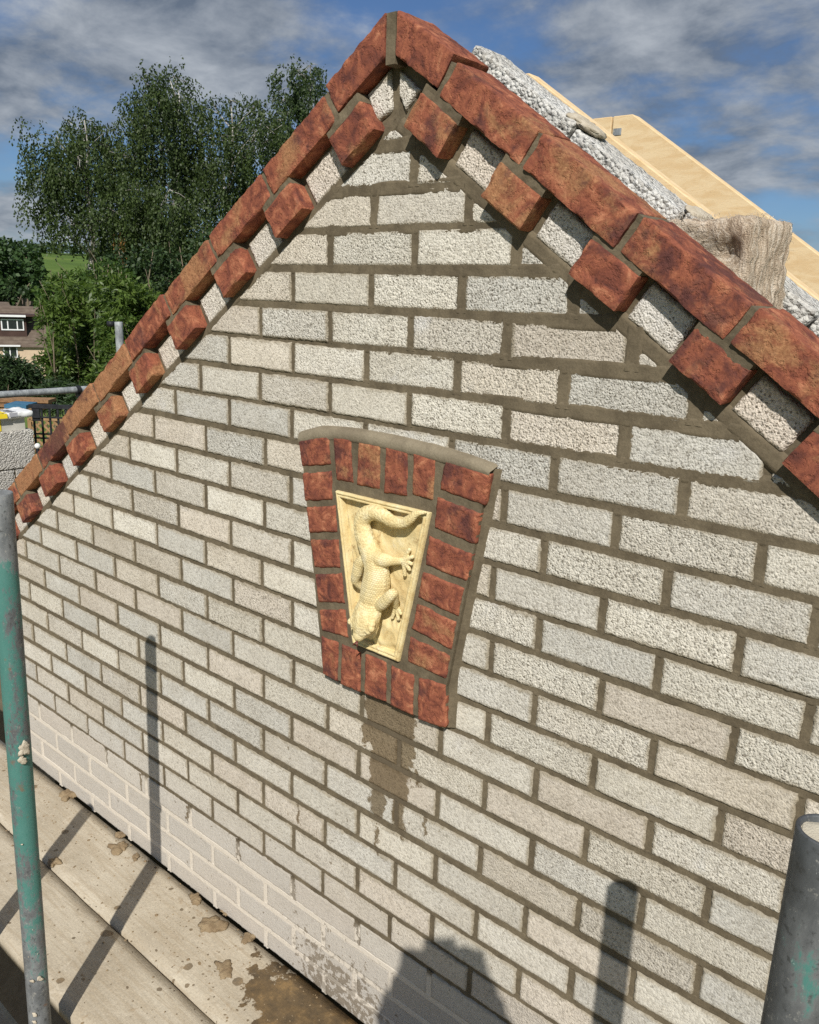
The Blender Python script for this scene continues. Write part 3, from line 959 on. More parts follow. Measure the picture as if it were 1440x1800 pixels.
# ------------------------------------------------------------------ red verge bricks
def rough_box(L, D, H, res, amp, seed, rnd=0.006, warp=0.003, low=0.0):
    """closed rough brick centred on its base corner frame: x 0..L, y 0..D, z -H..0"""
    nx, ny, nz = max(2, int(L / res)), max(2, int(D / (res * 1.6))), max(2, int(H / res))
    idx = {}
    V = []

    def vid(i, j, k):
        key = (i, j, k)
        if key not in idx:
            idx[key] = len(V)
            V.append((L * i / nx, D * j / ny, -H * k / nz))
        return idx[key]
    F = []
    for i in range(nx):
        for k in range(nz):
            F.append((vid(i, 0, k + 1), vid(i + 1, 0, k + 1), vid(i + 1, 0, k), vid(i, 0, k)))
            F.append((vid(i, ny, k), vid(i + 1, ny, k), vid(i + 1, ny, k + 1), vid(i, ny, k + 1)))
    for i in range(nx):
        for j in range(ny):
            F.append((vid(i, j, 0), vid(i + 1, j, 0), vid(i + 1, j + 1, 0), vid(i, j + 1, 0)))
            F.append((vid(i, j + 1, nz), vid(i + 1, j + 1, nz), vid(i + 1, j, nz), vid(i, j, nz)))
    for j in range(ny):
        for k in range(nz):
            F.append((vid(0, j, k), vid(0, j + 1, k), vid(0, j + 1, k + 1), vid(0, j, k + 1)))
            F.append((vid(nx, j, k + 1), vid(nx, j + 1, k + 1), vid(nx, j + 1, k), vid(nx, j, k)))
    V = np.array(V)
    lo = np.array([rnd, rnd, -H + rnd])
    hi = np.array([L - rnd, D - rnd, -rnd])
    q = np.clip(V, lo, hi)
    d = V - q
    ln = np.linalg.norm(d, axis=1, keepdims=True)
    nrm = d / np.maximum(ln, 1e-9)
    P = q + nrm * rnd
    S0 = V + np.array([seed * 1.37, seed * .71, seed * 2.1])
    hgt = fbm(S0, 22, 2, seed) * 0.7 + fbm(S0, 70, 3, seed + 7) * 0.9 + vnoise(S0, 190, seed + 2) * 0.45
    hgt -= np.clip(vnoise(S0, 48, seed + 31) - 0.45, 0, 1) * 2.0
    P = P + nrm * (amp * hgt)[:, None]
    edge = (np.abs(d) > 1e-6).sum(1) >= 2
    P = P - nrm * (np.where(edge, np.clip(vnoise(S0, 45, seed + 77), 0, 1) * 0.004, 0))[:, None]
    P[:, 2] += warp * np.sin(P[:, 0] / L * math.pi + seed) * 0.5
    P[:, 1] += warp * 0.6 * vnoise(S0, 9, seed + 3)
    return P, F


OH = 0.0610
vvar = []
for k in range(9):
    P, F = rough_box(0.2130, 0.104, OH, 0.0046, 0.0012, 40 + k * 3, rnd=0.0030, warp=.002)
    vvar.append((P, F))
dvar = []
for k in range(8):
    P, F = rough_box(0.1010, 0.13, 0.0640, 0.0042, 0.0010, 140 + k * 5, rnd=0.0024, warp=.0015)
    dvar.append((P, F))


def box_mesh(name, PF, mat):
    me = bpy.data.meshes.new(name)
    me.from_pydata(PF[0].tolist(), [], PF[1])
    me.polygons.foreach_set('use_smooth', [True] * len(PF[1]))
    me.materials.append(mat)
    me.update()
    me.set_sharp_from_angle(angle=R(38))
    return me


vmesh = [box_mesh('verge_brick_shape', q, M['red']) for q in vvar]
dmesh = [box_mesh('dentil_brick_shape', q, M['red']) for q in dvar]


def slope_matrix(u, v, y, side):
    """brick frame: its x runs down the slope, z square to it"""
    x, z = uv_to_xz(u, v, side)
    ex = Vector((side * CT, 0, -ST))
    ez = Vector((side * ST, 0, CT))
    ey = Vector((0, 1, 0))
    m = Matrix((ex, ey, ez)).transposed().to_4x4()
    m.translation = Vector((x, y, z))
    return m


def place(name, me, mat4, color, sx=1.0, parent=gable):
    o = bpy.data.objects.new(name, me)
    COL.objects.link(o)
    o.matrix_basis = mat4 @ Matrix.Diagonal((sx, 1, 1, 1))
    o.color = color
    adopt(o, parent)
    return o


JR = [0.178, 0.398, 0.6215, 0.843, 1.066, 1.289, 1.512, 1.735, 1.958, 2.18]
JL = [0.2015, 0.4300, 0.6580, 0.8830, 1.1040, 1.3200, 1.5380, 1.7600, 1.9700, 2.19]
DR = [0.194, 0.408, 0.6245, 0.843, 1.064, 1.286, 1.508, 1.731, 1.954]
DL = [0.187, 0.4185, 0.6405, 0.864, 1.088, 1.310, 1.5300, 1.7500, 1.966, 2.186]
rv = random.Random(21)
mort_boxes = []      # (u0,u1,v0,v1,y0,y1,side)
# (ochre, dark) amounts from the apex down
TONE = {1: [(.40, .42), (.42, .5), (.52, .42), (.42, .62), (.46, .45), (.5, .5), (.5, .5), (.5, .5), (.5, .5), (.5, .5)],
        -1: [(.34, .52), (.50, .38), (.44, .36), (.60, .30), (.40, .40), (.88, .25), (.95, .46), (.66, .80), (.95, .30), (.6, .4)]}
DTONE = {1: [(.52, .40), (.46, .34), (.34, .5), (.42, .62), (.25, .2), (.4, .5), (.4, .4), (.4, .4), (.4, .4)],
         -1: [(.46, .42), (.46, .34), (.52, .3), (.46, .3), (.62, .3), (.66, .28), (.6, .3), (.45, .4), (.35, .7), (.4, .4)]}
for side, J in ((1, JR), (-1, JL)):
    if True:
        # the two apex bricks are cut to an upright joint
        k0 = 3 if side > 0 else 5
        P, F = vvar[k0]
        P = P.copy()
        u1 = J[0] - 0.005
        usx = u1 / 0.213
        P[:, 0] *= usx
        lim = (-P[:, 2]) * ST / CT + 0.0105 / CT
        f = np.clip(1 - P[:, 0] / u1, 0, 1)
        P[:, 0] = P[:, 0] + lim * f
        me = box_mesh('apex_brick_shape', (P, F), M['red'])
        place('verge_brick', me, slope_matrix(-.002, -.007, P_OUT + .002, side), (*TONE[side][0], 0, 1))
    for k in range(len(J) - 1):
        u0, u1 = J[k] + 0.0048, J[k + 1] - 0.0048
        o = place('verge_brick', vmesh[(k * 2 + (0 if side > 0 else 5)) % 9], slope_matrix(u0, rv.uniform(-.002, .003), P_OUT + rv.uniform(-.003, .003), side) @ Matrix.Rotation(rv.uniform(-.012, .012), 4, 'Y'),
                  (*TONE[side][k + 1], 0, 1), (u1 - u0) / 0.213)
    for k, u in enumerate(J):
        mort_boxes.append((u - .0065, u + .0065, .0045, OH + .002, P_OUT + .0050, 0.072, side))
    Dn = DR if side > 0 else DL
    for k, u in enumerate(Dn):
        o = place('dentil_brick', dmesh[(k * 3 + (1 if side > 0 else 4)) % 8], slope_matrix(u - .0505, 0.0735 + rv.uniform(-.0015, .0015), P_OUT + rv.uniform(-.003, .003), side) @ Matrix.Rotation(rv.uniform(-.02, .02), 4, 'Y'),
                  (*DTONE[side][k], 0, 1), 1.0 + rv.uniform(-.02, .03))
        mort_boxes.append((u - .050, u + .051, OH - .004, .0765, P_OUT + .0035, 0.07, side))
    # pale flush bricks between the dentils
    for k in range(len(Dn) - 1):
        a, b = Dn[k] + .0515 + .0115, Dn[k + 1] - .0515 - .0115
        w = b - a
        r3 = random.Random(k * 7 + side)
        me = make_patch_mesh('header_face', lambda t, w=w: (-w / 2, w / 2, -0.0335 + .067 * t), 0.0, 0.045, 0.0036, 0.0007, 300 + k * 3 + (50 if side > 0 else 0), M['white'], coarse=1.0)
        if side < 0:
            me.flip_normals()
        tint = TINTS[r3.randrange(len(TINTS))]
        place('brick', me, slope_matrix((a + b) / 2, 0.1045, 0.0, side), (tint[0] * 1.02, tint[1] * 1.02, tint[2] * 1.02, 1.0))
# two cut pale pieces under the apex, either side of an upright joint (placed with the surround's brick builder below)
# mortar between the red bricks
MV, MF = [], []


def rough_slab(u0, u1, v0, v1, y0, y1, side, seed):
    nu, nv = max(2, int((u1 - u0) / .005)) + 1, max(2, int((v1 - v0) / .005)) + 1
    uu, vv = np.meshgrid(np.linspace(u0, u1, nu), np.linspace(v0, v1, nv))
    X = AX + side * (uu * CT - vv * ST)
    Z = AZ - uu * ST - vv * CT
    p = np.stack([X.ravel(), 0 * X.ravel(), Z.ravel()], 1)
    Y = y0 + 0.0026 * fbm(p, 60, 3, 9)
    V = np.stack([X.ravel(), Y, Z.ravel()], 1)
    off = len(MV)
    MV.extend(V.tolist())
    MF.extend(grid_faces(nu, nv, off, flip=(side > 0)))
    loop = list(range(nu)) + [j * nu + nu - 1 for j in range(1, nv)] + [(nv - 1) * nu + i for i in range(nu - 2, -1, -1)] + [j * nu for j in range(nv - 2, 0, -1)]
    o2 = len(MV)
    for k in loop:
        MV.append([V[k, 0], y1, V[k, 2]])
    n = len(loop)
    for k in range(n):
        q = (off + loop[k], off + loop[(k + 1) % n], o2 + (k + 1) % n, o2 + k)
        MF.append(q if side > 0 else q[::-1])


for k, b in enumerate(mort_boxes):
    rough_slab(*b, k)
# upright apex joint
z1 = AZ - 0.004
Vb, Fb = box_vf(AX - .0105, AX + .0115, P_OUT + .004, 0.07, AZ - .088, z1 - .001, off=len(MV))
MV += Vb
MF += Fb
mesh_obj('verge_mortar', MV, MF, M['mortar'], gable, smooth=False)

# ------------------------------------------------------------------ keystone surround with bricks
surround = empty('keystone_surround', (0.07, -0.01, -1.156), 'keystone-shaped red brick surround with mortar top, set in the pale wall', 'brick surround')
PLQ = {
 'l1': [(-0.1872, -0.6255), (-0.0948, -0.602), (-0.0874, -0.6625), (-0.1755, -0.6816)], 'l2': [(-0.1754, -0.6965), (-0.0839, -0.6775), (-0.0808, -0.7389), (-0.1653, -0.7575)],
 'l3': [(-0.1606, -0.7709), (-0.0718, -0.7498), (-0.0643, -0.8073), (-0.1515, -0.8259)], 'l4': [(-0.1485, -0.8427), (-0.0612, -0.8227), (-0.0535, -0.8849), (-0.1335, -0.9032)],
 'l5': [(-0.1322, -0.9198), (-0.0489, -0.8961), (-0.0393, -0.9624), (-0.1199, -0.9825)], 'l6': [(-0.118, -0.9991), (-0.0362, -0.9761), (-0.0266, -1.0384), (-0.1087, -1.0461)],
 'b1': [(-0.1115, -1.0606), (-0.0558, -1.0589), (-0.0579, -1.1548), (-0.1034, -1.1521)], 'b2': [(-0.0464, -1.0592), (0.0124, -1.0609), (0.013, -1.1551), (-0.0473, -1.1559)],
 'b3': [(0.0264, -1.0585), (0.0866, -1.0597), (0.09, -1.1513), (0.0255, -1.1533)], 'b4': [(0.1011, -1.0623), (0.1632, -1.0638), (0.1648, -1.154), (0.102, -1.1532)],
 'b5': [(0.176, -1.0634), (0.2459, -1.0574), (0.2502, -1.1497), (0.1772, -1.1583)], 'r1': [(0.2188, -0.6049), (0.3225, -0.6169), (0.3127, -0.6755), (0.2092, -0.6643)],
 'r2': [(0.2035, -0.6804), (0.3057, -0.6925), (0.2976, -0.7535), (0.2002, -0.7417)], 'r3': [(0.1877, -0.7606), (0.2928, -0.7746), (0.2838, -0.8301), (0.1817, -0.8208)],
 'r4': [(0.1756, -0.8353), (0.2782, -0.8447), (0.267, -0.9051), (0.1658, -0.8926)], 'r5': [(0.165, -0.9062), (0.2634, -0.918), (0.2549, -0.9792), (0.1535, -0.9637)],
 'r6': [(0.1497, -0.9825), (0.2523, -0.9912), (0.2461, -1.0434), (0.1448, -1.0378)], 't1': [(-0.0797, -0.6022), (-0.0287, -0.5998), (-0.0197, -0.691), (-0.069, -0.6929)],
 't2': [(-0.0066, -0.6023), (0.0527, -0.6031), (0.0548, -0.6918), (-0.0083, -0.6928)], 't3': [(0.0687, -0.6015), (0.1254, -0.6051), (0.127, -0.6928), (0.0673, -0.6963)],
 't4': [(0.1413, -0.6027), (0.1952, -0.6102), (0.1929, -0.6895), (0.1406, -0.6866)]}
Q_OUT = -0.021


def quad_patch(name, q, y0, y1, res, amp, seed, mat, parent, rnd=0.0035):
    """rough brick face on a quad TL,TR,BR,BL"""
    TL, TR, BR, BL = [np.array(p) for p in q]
    wid = max(np.linalg.norm(TR - TL), np.linalg.norm(BR - BL))
    hei = max(np.linalg.norm(TL - BL), np.linalg.norm(TR - BR))
    ni, nj = int(wid / res) + 2, int(hei / res) + 2
    s, t = np.meshgrid(np.linspace(0, 1, ni), np.linspace(0, 1, nj))
    s3, t3 = s[..., None], t[..., None]
    P2 = (BL * (1 - s3) + BR * s3) * (1 - t3) + (TL * (1 - s3) + TR * s3) * t3
    X, Z = P2[..., 0].ravel(), P2[..., 1].ravel()
    e = np.minimum(np.minimum(s, 1 - s) * wid, np.minimum(t, 1 - t) * hei).ravel()
    P = np.stack([X, 0 * X + seed * 1.9, Z], 1)
    k = np.clip(1 - e / .008, 0, 1)
    X = X + k * .0022 * fbm(P, 80, 2, seed)
    Z = Z + k * .0022 * fbm(P, 80, 2, seed + 4)
    dd = np.clip(rnd - e, 0, rnd)
    Y = y0 + rnd - np.sqrt(np.maximum(rnd * rnd - dd * dd, 0))
    Y = Y - amp * (fbm(P, 45, 3, seed + 8) * 1.5 + vnoise(P, 190, seed + 6) * .5 - np.clip(vnoise(P, 70, seed + 3) - .5, 0, 1) * 2)
    V = np.stack([X, Y, Z], 1)
    F = grid_faces(ni, nj)
    loop = list(range(ni)) + [j * ni + ni - 1 for j in range(1, nj)] + [(nj - 1) * ni + i for i in range(ni - 2, -1, -1)] + [j * ni for j in range(nj - 2, 0, -1)]
    n0 = len(V)
    B = V[loop].copy()
    B[:, 1] = y1
    V = np.concatenate([V, B])
    n = len(loop)
    for a in range(n):
        F.append((loop[(a + 1) % n], loop[a], n0 + a, n0 + (a + 1) % n))
    F.append(tuple(n0 + a for a in range(n - 1, -1, -1)))
    c = V.mean(0)
    c[1] = 0
    o = mesh_obj(name, V - c, F, mat)
    o.location = c
    adopt(o, parent)
    return o


for k, q in enumerate(([(0.0255, 0.084), (0.0400, 0.082), (0.0430, 0.0170), (0.0095, -0.0035)], [(0.0590, 0.080), (0.0700, 0.076), (0.1080, 0.0425), (0.0740, 0.0115)])):
    if k == 0:
        q = [(-0.0200, 0.0480), (0.0370, 0.0850), (0.0430, 0.0180), (0.0105, -0.0040)]
    else:
        q = [(0.0590, 0.0810), (0.1080, 0.0430), (0.0755, 0.0110), (0.0615, 0.0410)]
    o = quad_patch('brick', q, -.001, 0.045, 0.0036, 0.0010, 411 + k, M['white'], gable)
    o.color = (0.64, 0.605, 0.545, 1.0)
QT = {'t1': (.5, .5), 't2': (.62, .35), 't3': (.40, .35), 't4': (.62, .4), 'r1': (.3, .45), 'r4': (.46, .45), 'r3': (.44, .35), 'r5': (.46, .3), 'r6': (.52, .4), 'l3': (.35, .4), 'b3': (.38, .3)}
for k, (nm, q) in enumerate(PLQ.items()):
    o = quad_patch('brick', q, Q_OUT, 0.0, 0.0036, 0.0009, 60 + k * 5, M['red'], surround)
    oc, dk = QT.get(nm, (.36, .42))
    o.color = (oc - .06, dk, 0, 1)

# mortar body of the surround
sm_out = [(-0.1035, -1.1500), (0.2475, -1.1525), (0.2475, -1.06), (0.3185, -0.6125), (0.2629, -0.5985), (0.177, -0.5905), (0.066, -0.5865), (-0.049, -0.5880), (-0.13, -0.5950), (-0.1835, -0.6125)]


def ring_slab(name, outer, hole, y0, y1, mat, parent, res=0.008, amp=0.0012, seed=3):
    bm = bmesh.new()
    es = []
    for lp in (outer, hole):
        vs = [bm.verts.new((x, y0, z)) for x, z in lp]
        es += [bm.edges.new((vs[k], vs[(k + 1) % len(vs)])) for k in range(len(vs))]
    bmesh.ops.triangle_fill(bm, use_beauty=True, use_dissolve=False, edges=es)
    for _ in range(6):
        le = [e for e in bm.edges if e.calc_length() > res * 1.6]
        if not le:
            break
        bmesh.ops.subdivide_edges(bm, edges=le, cuts=1)
        bmesh.ops.triangulate(bm, faces=bm.faces[:])
    P = np.array([v.co[:] for v in bm.verts])
    for v, a in zip(bm.verts, amp * fbm(P, 60, 3, seed)):
        v.co.y += a
    be = [e for e in bm.edges if len(e.link_faces) == 1]
    ex = bmesh.ops.extrude_edge_only(bm, edges=be)
    for v in ex['geom']:
        if isinstance(v, bmesh.types.BMVert):
            v.co.y = y1
    bmesh.ops.recalc_face_normals(bm, faces=bm.faces[:])
    me = bpy.data.meshes.new(name)
    bm.to_mesh(me)
    bm.free()
    return link_mesh(name, me, mat, parent)


ring_slab('mortar_bed', sm_out, [(-0.0630, -0.7160), (-0.0060, -1.0430), (0.1230, -1.0440), (0.1895, -0.7145)], Q_OUT + .0040, 0.002, M['mortar'], surround)


def loft(name, rings, mat, parent, amp=0.0008, seed=5, sub=6):
    """surface through several equal-length poly-lines"""
    rows = []
    for ring in rings:
        r = []
        for a, b in zip(ring[:-1], ring[1:]):
            for k in range(sub):
                r.append(np.array(a) + (np.array(b) - np.array(a)) * k / sub)
        r.append(np.array(ring[-1]))
        rows.append(r)
    n = len(rows[0])
    V = np.array([p for r in rows for p in r])
    V[:, 1] += amp * fbm(V, 50, 3, seed)
    V[:, 2] += amp * fbm(V, 40, 2, seed + 3)
    return mesh_obj(name, V, grid_faces(n, len(rows), 0), mat, parent)


arc = [(-0.1894, -0.6102), (-0.13, -0.5915), (-0.0492, -0.5848), (0.0662, -0.5833), (0.177, -0.5872), (0.2629, -0.595), (0.322, -0.6040), (0.3262, -0.6080)]
brk = [(-0.186, -0.629), (-0.128, -0.6130), (-0.0485, -0.6035), (0.0662, -0.6045), (0.175, -0.6080), (0.2600, -0.6135), (0.3205, -0.6195), (0.3225, -0.6205)]
loft('mortar_cap', [[(x, Q_OUT + .003, z - .002) for x, z in brk], [(x, Q_OUT - .0005, z + .003) for x, z in brk], [(x, Q_OUT + .000, .35 * z + .65 * z2) for (x, z), (x2, z2) in zip(brk, arc)],
                    [(x, -.0165, z) for x, z in arc], [(x, -.008, z + .003) for x, z in arc], [(x, .003, z + .005) for x, z in arc]], M['mortar_cap'], surround)
# mortar fillet down the right-hand edge
red = [(0.326, -0.607), (0.2995, -0.76), (0.2745, -0.905), (0.2535, -1.045), (0.2525, -1.152)]
loft('mortar_fillet', [[(x - .006, -.009, z) for x, z in red], [(x - .001, -.0075, z) for x, z in red], [(x + .002, -.004, z) for x, z in red], [(x + .009, -.0022, z) for x, z in red], [(x + .014, .005, z) for x, z in red]], M['mortar'], surround, amp=.0012, sub=12)
led = [(-0.1895, -0.612), (-0.163, -0.78), (-0.134, -0.95), (-0.1085, -1.149)]
loft('mortar_fillet', [[(x - .012, .004, z) for x, z in led], [(x - .008, -.001, z) for x, z in led], [(x - .002, -.006, z) for x, z in led], [(x + .004, Q_OUT + .006, z) for x, z in led]], M['mortar'], surround, amp=.0012, sub=12)

# ------------------------------------------------------------------ the lizard relief panel
relief = empty('lizard_relief_panel', (0.06, -0.012, -1.044), 'cream cast stone panel with a lizard in relief, head down, tongue out', 'relief panel')
FR_O = [(-0.0652, -0.7150), (0.1917, -0.7133), (0.1245, -1.0450), (-0.0075, -1.0440)]     # TL TR BR BL outer
FR_I = [(-0.0490, -0.7300), (0.1720, -0.7290), (0.1100, -1.0285), (0.0080, -1.0280)]


def panel_ground():
    TL, TR, BR, BL = [np.array(p) for p in FR_I]
    ni, nj = 66, 92
    s, t = np.meshgrid(np.linspace(-.03, 1.03, ni), np.linspace(-.03, 1.03, nj))
    s3, t3 = s[..., None], t[..., None]
    P2 = (BL * (1 - s3) + BR * s3) * (1 - t3) + (TL * (1 - s3) + TR * s3) * t3
    X, Z = P2[..., 0].ravel(), P2[..., 1].ravel()
    P = np.stack([X, 0 * X, Z], 1)
    Y = -0.0085 - 0.0050 * fbm(P, 16, 3, 4)
    rid = np.abs(vnoise(np.stack([X * 1.0 + Z * .35, 0 * X, Z * .45], 1), 60, 11))
    low = np.clip((-0.90 - Z) / .12, 0, 1)
    Y -= 0.006 * (1 - rid) * low + 0.002 * (1 - rid)
    V = np.stack([X, Y, Z], 1)
    return mesh_obj('back_panel', V, grid_faces(ni, nj), M['panel'], relief)


panel_ground()
prof = [(0.0, 0.0), (0.0, -0.021), (0.10, -0.0255), (0.30, -0.0262), (0.40, -0.0235), (0.48, -0.0235), (0.60, -0.0258), (0.80, -0.0245), (0.92, -0.0195), (1.0, -0.010)]
for k in range(4):
    o0, o1 = np.array(FR_O[k]), np.array(FR_O[(k + 1) % 4])
    i0, i1 = np.array(FR_I[k]), np.array(FR_I[(k + 1) % 4])
    n = 40
    V = []
    for a in np.linspace(0, 1, n):
        for t, y in prof:
            p = (o0 * (1 - t) + i0 * t) * (1 - a) + (o1 * (1 - t) + i1 * t) * a
            V.append((p[0], y, p[1]))
    V = np.array(V)
    V[:, 1] += 0.0007 * fbm(V, 70, 2, 6)
    V[:, 2] += 0.0006 * fbm(V, 50, 2, 16)
    mesh_obj('frame_bar', V, grid_faces(len(prof), n, 0, flip=True), M['panel'], relief)

SPINE = [(0.1863, -.0300, -.7119, .0026), (0.1654, -.0320, -.7178, .0070), (0.1497, -.0320, -.7328, .0100), (0.1299, -.0310, -.7446, .0115), (0.1036, -.0300, -.7474, .0134), (0.0765, -.0290, -.7404, .0155),
         (0.0490, -.0280, -.7394, .0170), (0.0268, -.0280, -.7494, .0185), (0.0173, -.0280, -.7696, .0195), (0.0260, -.0290, -.7951, .0218), (0.0424, -.0300, -.8210, .0235), (0.0594, -.0310, -.8442, .0270),
         (0.0662, -.0320, -.8655, .0305), (0.0655, -.0330, -.8886, .0332), (0.0606, -.0350, -.9128, .0318), (0.0589, -.0400, -.9346, .0262)]
HEAD = [(0.0589, -.0420, -.9380, .0262), (0.0575, -.0480, -.9510, .0290), (0.0560, -.0530, -.9640, .0285), (0.0530, -.0570, -.9770, .0235), (0.0500, -.0600, -.9880, .0165), (0.0480, -.0640, -.9965, .0125)]
JAW = [(0.0610, -.0400, -.9640, .0220), (0.0620, -.0400, -.9790, .0190), (0.0625, -.0410, -.9920, .0135), (0.0620, -.0420, -1.0000, .0085)]
HR = [(0.0628, -.034, -.8303, .017), (0.0760, -.036, -.8310, .0165), (0.0894, -.034, -.8297, .0150), (0.1030, -.029, -.8290, .0105), (0.1150, -.024, -.8277, .0085), (0.1240, -.020, -.8262, .0080)]
HL = [(0.0341, -.030, -.8421, .016), (0.0203, -.034, -.8520, .0135), (0.0122, -.034, -.8752, .0125), (0.0042, -.030, -.8960, .0105), (0.010, -.020, -.9100, .0080)]
FRL = [(0.0837, -.042, -.9265, .0135), (0.0960, -.046, -.9180, .0135), (0.1068, -.048, -.9073, .0130), (0.1180, -.048, -.8950, .0120), (0.1235, -.044, -.8890, .0105), (0.1200, -.034, -.9020, .0085), (0.1119, -.022, -.9244, .0075)]
FING = [[(0.1259, -.0195, -.8253, .0052), (x, -.0185, z, .0042)] for x, z in ((0.1395, -.7997), (0.1479, -.8127), (0.1464, -.8276), (0.1419, -.8404), (0.1300, -.8549))] + \
       [[(0.1110, -.0195, -.9240, .0052), (x, -.0185, z, .0042)] for x, z in ((0.1166, -.9533), (0.1228, -.9398), (0.1004, -.9551))]


def chain_blob(bm, ch, flat=1.0, close=0.35):
    for a, b in zip(ch[:-1], ch[1:]):
        A, B = np.array(a), np.array(b)
        d = np.linalg.norm(B[:3] - A[:3])
        n = max(1, int(d / (min(a[3], b[3]) * close)))
        for k in range(n + 1):
            p = A + (B - A) * k / n
            mt = Matrix.Translation(p[:3]) @ Matrix.Diagonal((p[3], p[3] * flat, p[3], 1))
            bmesh.ops.create_icosphere(bm, subdivisions=2, radius=1.0, matrix=mt)


def smooth_chain(ch, n=4):
    """Catmull-Rom through the stations"""
    ch = [np.array(c) for c in ch]
    out = []
    for i in range(len(ch) - 1):
        p0, p1, p2, p3 = ch[max(i - 1, 0)], ch[i], ch[i + 1], ch[min(i + 2, len(ch) - 1)]
        for k in range(n):
            t = k / n
            out.append(0.5 * ((2 * p1) + (p2 - p0) * t + (2 * p0 - 5 * p1 + 4 * p2 - p3) * t * t + (3 * p1 - p0 - 3 * p2 + p3) * t ** 3))
    out.append(ch[-1])
    return out


def remeshed(name, bm, voxel, mat, parent, smooth_it=6):
    me0 = bpy.data.meshes.new('tmp')
    bm.to_mesh(me0)
    bm.free()
    o = bpy.data.objects.new('tmp', me0)
    COL.objects.link(o)
    md = o.modifiers.new('r', 'REMESH')
    md.mode = 'VOXEL'
    md.voxel_size = voxel
    md.use_smooth_shade = True
    sm = o.modifiers.new('s', 'SMOOTH')
    sm.factor = 0.5
    sm.iterations = smooth_it
    dg = bpy.context.evaluated_depsgraph_get()
    dg.update()
    me = bpy.data.meshes.new_from_object(o.evaluated_get(dg))
    bpy.data.objects.remove(o)
    bpy.data.meshes.remove(me0)
    me.name = name
    me.materials.clear()
    return link_mesh(name, me, mat, parent)


bm = bmesh.new()
SPINE = [(*q[:3], q[3] * 0.98 + .0004) for q in SPINE]
HEAD = [(*q[:3], q[3] * 1.12) for q in HEAD]
chain_blob(bm, smooth_chain(SPINE, 3), 0.85)
chain_blob(bm, smooth_chain(HEAD, 3), 0.72)
chain_blob(bm, smooth_chain(JAW, 2), 0.6)
for ch in (HR, HL, FRL):
    chain_blob(bm, smooth_chain(ch, 2), 0.9)
for ch in FING:
    chain_blob(bm, ch, 1.0, .6)
# brow ridges
chain_blob(bm, [(0.0830, -.0620, -.9630, .0085), (0.0770, -.0650, -.9790, .0075)], 1.0)
chain_blob(bm, [(0.0330, -.0640, -.9640, .0075), (0.0350, -.0660, -.9780, .0065)], 1.0)
liz = remeshed('lizard', bm, 0.0012, M['lizard'], relief, 3)
for x, y, z in ((0.0845, -.0650, -.9710), (0.0270, -.0650, -.9720)):
    bm = bmesh.new()
    bmesh.ops.create_uvsphere(bm, u_segments=20, v_segments=12, radius=0.0075, matrix=Matrix.Translation((x, y, z)))
    me = bpy.data.meshes.new('eye')
    bm.to_mesh(me)
    bm.free()
    me.polygons.foreach_set('use_smooth', [True] * len(me.polygons))
    link_mesh('eye', me, M['lizard'], liz)
TV, TF = tube_vf([(0.0520, -.0520, -.9930), (0.0490, -.0610, -1.0040), (0.0465, -.0650, -1.0095)], [.0035, .003, .0022], 8)
for q in ([(0.0465, -.0650, -1.0095), (0.0415, -.0680, -1.0160), (0.0360, -.0690, -1.0215)], [(0.0465, -.0650, -1.0095), (0.0480, -.0680, -1.0160), (0.0500, -.0690, -1.0215)]):
    v, f = tube_vf(q, [.0020, .0015, .0006], 8, off=len(TV))
    TV += v
    TF += f
mesh_obj('tongue', TV, TF, M['tongue'], liz)

# ------------------------------------------------------------------ inner leaf, insulation, trusses behind the gable
inner = empty('block_inner_leaf', (0.9, 0.25, -3.0), 'rough white aggregate block inner leaf behind the red verge', 'block wall')
blk = [(0.012, 0.300), (0.305, 0.575), (0.58, 0.86), (0.865, 1.14), (1.15, 1.45)]


def make_block(name, c1, c2, scale):
    m, N = new_mat(name)
    co, oi = rnd_coord(N)
    v = N('ShaderNodeTexVoronoi', i0=co, Scale=scale)
    n = N('ShaderNodeTexNoise', i0=co, Scale=scale * .55, Detail=5.0, Roughness=0.7)
    n2 = N('ShaderNodeTexNoise', i0=co, Scale=9.0, Detail=4.0)
    g = N('ShaderNodeSeparateColor', i0=v.outputs['Color'])
    c = mixc(N, mrange(N, n2.outputs[0], .35, .65), (*c1, 1), (*c2, 1))
    c = mixc(N, 1.0, c, ramp(N, g.outputs[0], [(0.0, (.62, .60, .57)), (.2, (.9, .89, .88)), (1.0, (1.1, 1.1, 1.08))]), 'MULTIPLY')
    h = math_(N, 'MULTIPLY_ADD', n.outputs[0], 1.6, math_(N, 'MULTIPLY', v.outputs['Distance'], -1.1))
    finish(N, c, .95, h, 1.0, 0.9 / scale, .2)
    return m


